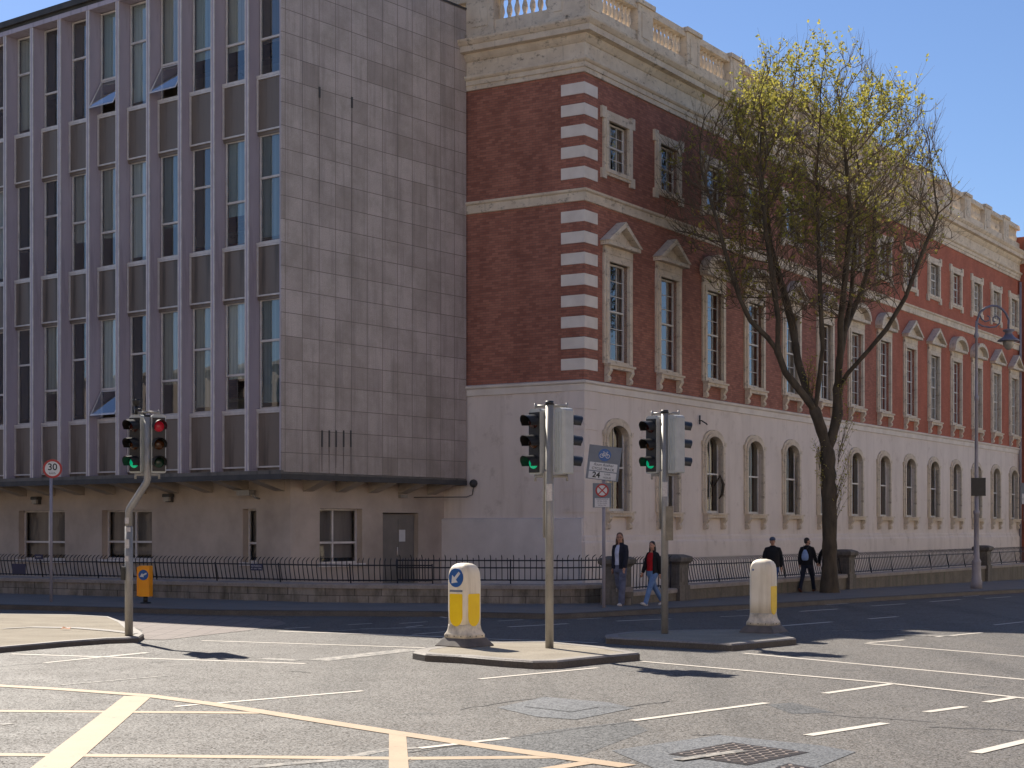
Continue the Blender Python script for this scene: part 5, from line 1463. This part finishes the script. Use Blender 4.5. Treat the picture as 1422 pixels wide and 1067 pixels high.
for it in range(90):
    kd = kdtree.KDTree(len(nodes))
    for i, p in enumerate(nodes): kd.insert(p, i)
    kd.balance()
    acc = {}; keep = []
    for a in att:
        co, i, d = kd.find(a)
        if d < KILL: continue
        keep.append(a)
        if d < INF: acc[i] = acc.get(i, Vector())+(a-nodes[i]).normalized()
    att = keep
    if not acc: break
    new = 0
    for i, v in acc.items():
        v = v.normalized()
        pdir = (nodes[i]-nodes[par[i]]).normalized() if par[i] >= 0 else Vector((0, 0, 1))
        v = (v+Vector((0, 0, .38))+pdir*.5+Vector((rnd.uniform(-.12, .12), rnd.uniform(-.12, .12), 0))).normalized()
        p = nodes[i]+v*D
        if kd.find(p)[2] < D*.35: continue
        nodes.append(p); par.append(i); new += 1
    if not new: break
N = len(nodes)
kids = [[] for _ in range(N)]
for i in range(N):
    if par[i] >= 0: kids[par[i]].append(i)
rad = [0.0]*N
for i in range(N-1, -1, -1):
    rad[i] = .0105 if not kids[i] else sum(rad[c]**2.05 for c in kids[i])**(1/2.05)
tr_ = rad[0]; want = .235
for i in range(N): rad[i] = rad[i] if rad[i] < .012 else .012+(rad[i]-.012)*(want-.012)/(tr_-.012)
big, small = MB(), MB()
# chains
seen = set()
tips = []
def run(i0):
    stack = [(par[i0], i0)] if par[i0] >= 0 else [(i0, i0)]
    while stack:
        p, i = stack.pop()
        seq = [p, i] if p != i else [i]
        while True:
            ch = kids[seq[-1]]
            if not ch: tips.append(seq[-1]); break
            ch = sorted(ch, key=lambda c: -rad[c])
            for c in ch[1:]: stack.append((seq[-1], c))
            seq.append(ch[0])
        if len(seq) < 2: continue
        pts = [nodes[q] for q in seq]; rr = [rad[q] for q in seq]
        if p != i: rr[0] = rr[1]
        r0 = rr[0]
        if r0 > .035:
            rr2 = [r*(1+.10*rnd.uniform(-1, 1)) if r > .05 else r for r in rr]
            if p == i0 or par[seq[0]] < 0:
                for q in range(min(6, len(rr2))): rr2[q] *= 1+.45*(1-q/6)**2
            big.tube(pts, rr2, 10)
        else: small.tube(pts, rr, 4 if r0 > .015 else 3)
run(0)
# bark ridges come from the bump; trunk swelling at the fork
big.build('trunk', BARK, TR)
lf = MB()
LV = []
def leaf(p, s):
    d = Vector((rnd.uniform(-1, 1), rnd.uniform(-1, 1), rnd.uniform(-.6, .9))).normalized(); u = d.orthogonal().normalized(); q = rnd.uniform(0, 6.28)
    w = (u*cos(q)+d.cross(u)*sin(q))
    n = d.cross(w)
    lf.add([p, p+d*s*.5+w*s*.28+n*s*.08, p+d*s, p+d*s*.5-w*s*.28+n*s*.08], [(0, 1, 2), (0, 2, 3)])
import mathutils.noise as mn
def leafy(p):
    h = p.z/((823-70)*ts)
    px = p.x/ts+1152
    base = .05+.85*max(0, (h-.50)/.48)**1.15
    if px < 1010: base *= .45
    if px > 1270: base *= .5
    c = mn.noise(p*.55+Vector((3, 1, 7)))
    return base*max(.0, .45+1.9*c)*max(.4, 1.15-abs(px-1130)/230)
def twig(p, d, ln, r0=.0072, lv=True):
    q = [p]; dd = d.normalized(); n = 4
    for i in range(n):
        dd = (dd+Vector((rnd.uniform(-.16, .16), rnd.uniform(-.16, .16), .10))).normalized(); q.append(q[-1]+dd*ln/n)
    small.tube(q, [r0*(1-.7*i/n) for i in range(n+1)], 3)
    if lv:
        for i in range(1, n+1):
            if rnd.random() < leafy(q[i])*1.0:
                for _ in range(rnd.choice((2, 3, 4))): leaf(q[i]+Vector((rnd.uniform(-.05, .05), rnd.uniform(-.05, .05), rnd.uniform(-.05, .05))), rnd.uniform(.08, .15))
    return q
for i in range(nfix, N):
    if rad[i] > .03: continue
    pd = (nodes[i]-nodes[par[i]]).normalized()
    for _ in range(4 if not kids[i] else (1 if rnd.random() < .5 else 2)):
        a = Vector((rnd.uniform(-1, 1), rnd.uniform(-1, 1), rnd.uniform(-.1, .8))).normalized()
        twig(nodes[i], pd*.9+a*.65+Vector((0, 0, .55)), rnd.uniform(.4, 1.0))
# shoots springing from the trunk
for px, py, y0, dx, n, ln in ((1160, 690, -.15, .5, 9, 1.5), (1162, 640, -.15, .35, 12, 1.5), (1160, 715, -.1, .45, 6, 1.2), (1138, 650, -.1, -.3, 8, .6), (1140, 680, -.1, -.25, 4, .5), (1128, 560, 0, -.1, 10, .8), (1166, 560, 0, .2, 8, .9), (1120, 540, -.3, .1, 10, .7)):
    for _ in range(n):
        p = tp(px, py, y0)+Vector((0, 0, rnd.uniform(-.3, .3)))
        q = twig(p, Vector((dx+rnd.uniform(-.2, .2), rnd.uniform(-.5, .1), 1)), ln*rnd.uniform(.6, 1.1), .008, False)
        for z_ in q[1:]:
            for _k in range(rnd.choice((0, 1, 2, 2))): leaf(z_+Vector((rnd.uniform(-.06, .06), rnd.uniform(-.06, .06), rnd.uniform(-.06, .06))), rnd.uniform(.05, .09))
            if rnd.random() < .6:
                w_ = z_+Vector((rnd.uniform(-.2, .2), rnd.uniform(-.2, .2), rnd.uniform(.1, .3))); small.tube([z_, w_], [.005, .002], 3); leaf(w_, .07); leaf(w_, .06)
small.build('branches', TWIG, TR)
lf.build('crown', LEAF, TR)
print('tree nodes', N, 'leaf faces', len(lf.f), 'twig faces', len(small.f))

# ------------------------------------------------------------------ light, sky, camera
AZ, EL = radians(29.0), radians(42.5)
w = bpy.data.worlds.new('World'); S.world = w; w.use_nodes = True
nt = w.node_tree
sky = nt.nodes.new('ShaderNodeTexSky'); sky.sky_type = 'NISHITA'; sky.sun_disc = False
sky.sun_elevation = EL; sky.sun_rotation = -AZ; sky.air_density = 1.0; sky.dust_density = 0.2; sky.ozone_density = 5.0; sky.altitude = 20
bgd = nt.nodes['Background']; bgd.inputs[1].default_value = 0.054
tm_ = nt.nodes.new('ShaderNodeMix'); tm_.data_type = 'RGBA'; tm_.blend_type = 'MULTIPLY'; tm_.inputs[0].default_value = 1; tm_.inputs[7].default_value = (.97, .97, 1.07, 1)
nt.links.new(sky.outputs[0], tm_.inputs[6]); nt.links.new(tm_.outputs[2], bgd.inputs[0])
sd = bpy.data.lights.new('sun', 'SUN'); sd.energy = 4.2; sd.angle = radians(.53); sd.color = (1.0, .93, .82)
so = bpy.data.objects.new('sun', sd); COL.objects.link(so)
to_sun = Vector((-sin(AZ)*cos(EL), cos(AZ)*cos(EL), sin(EL)))
so.rotation_euler = to_sun.to_track_quat('Z', 'Y').to_euler(); so.location = (-20, 60, 60)
cd = bpy.data.cameras.new('camera'); co = bpy.data.objects.new('camera', cd); COL.objects.link(co)
co.location = (0, 0, H); co.rotation_euler = (pi/2, 0, 0)
cd.sensor_width = 36; cd.lens = F/1422*36; cd.shift_y = (CY-533.5)/1422; cd.clip_end = 3000; cd.clip_start = .1
S.camera = co
S.view_settings.view_transform = 'Standard'; S.view_settings.look = 'None'; S.view_settings.exposure = 1.1; S.view_settings.gamma = 1
S.cycles.max_bounces = 8; S.cycles.transparent_max_bounces = 12
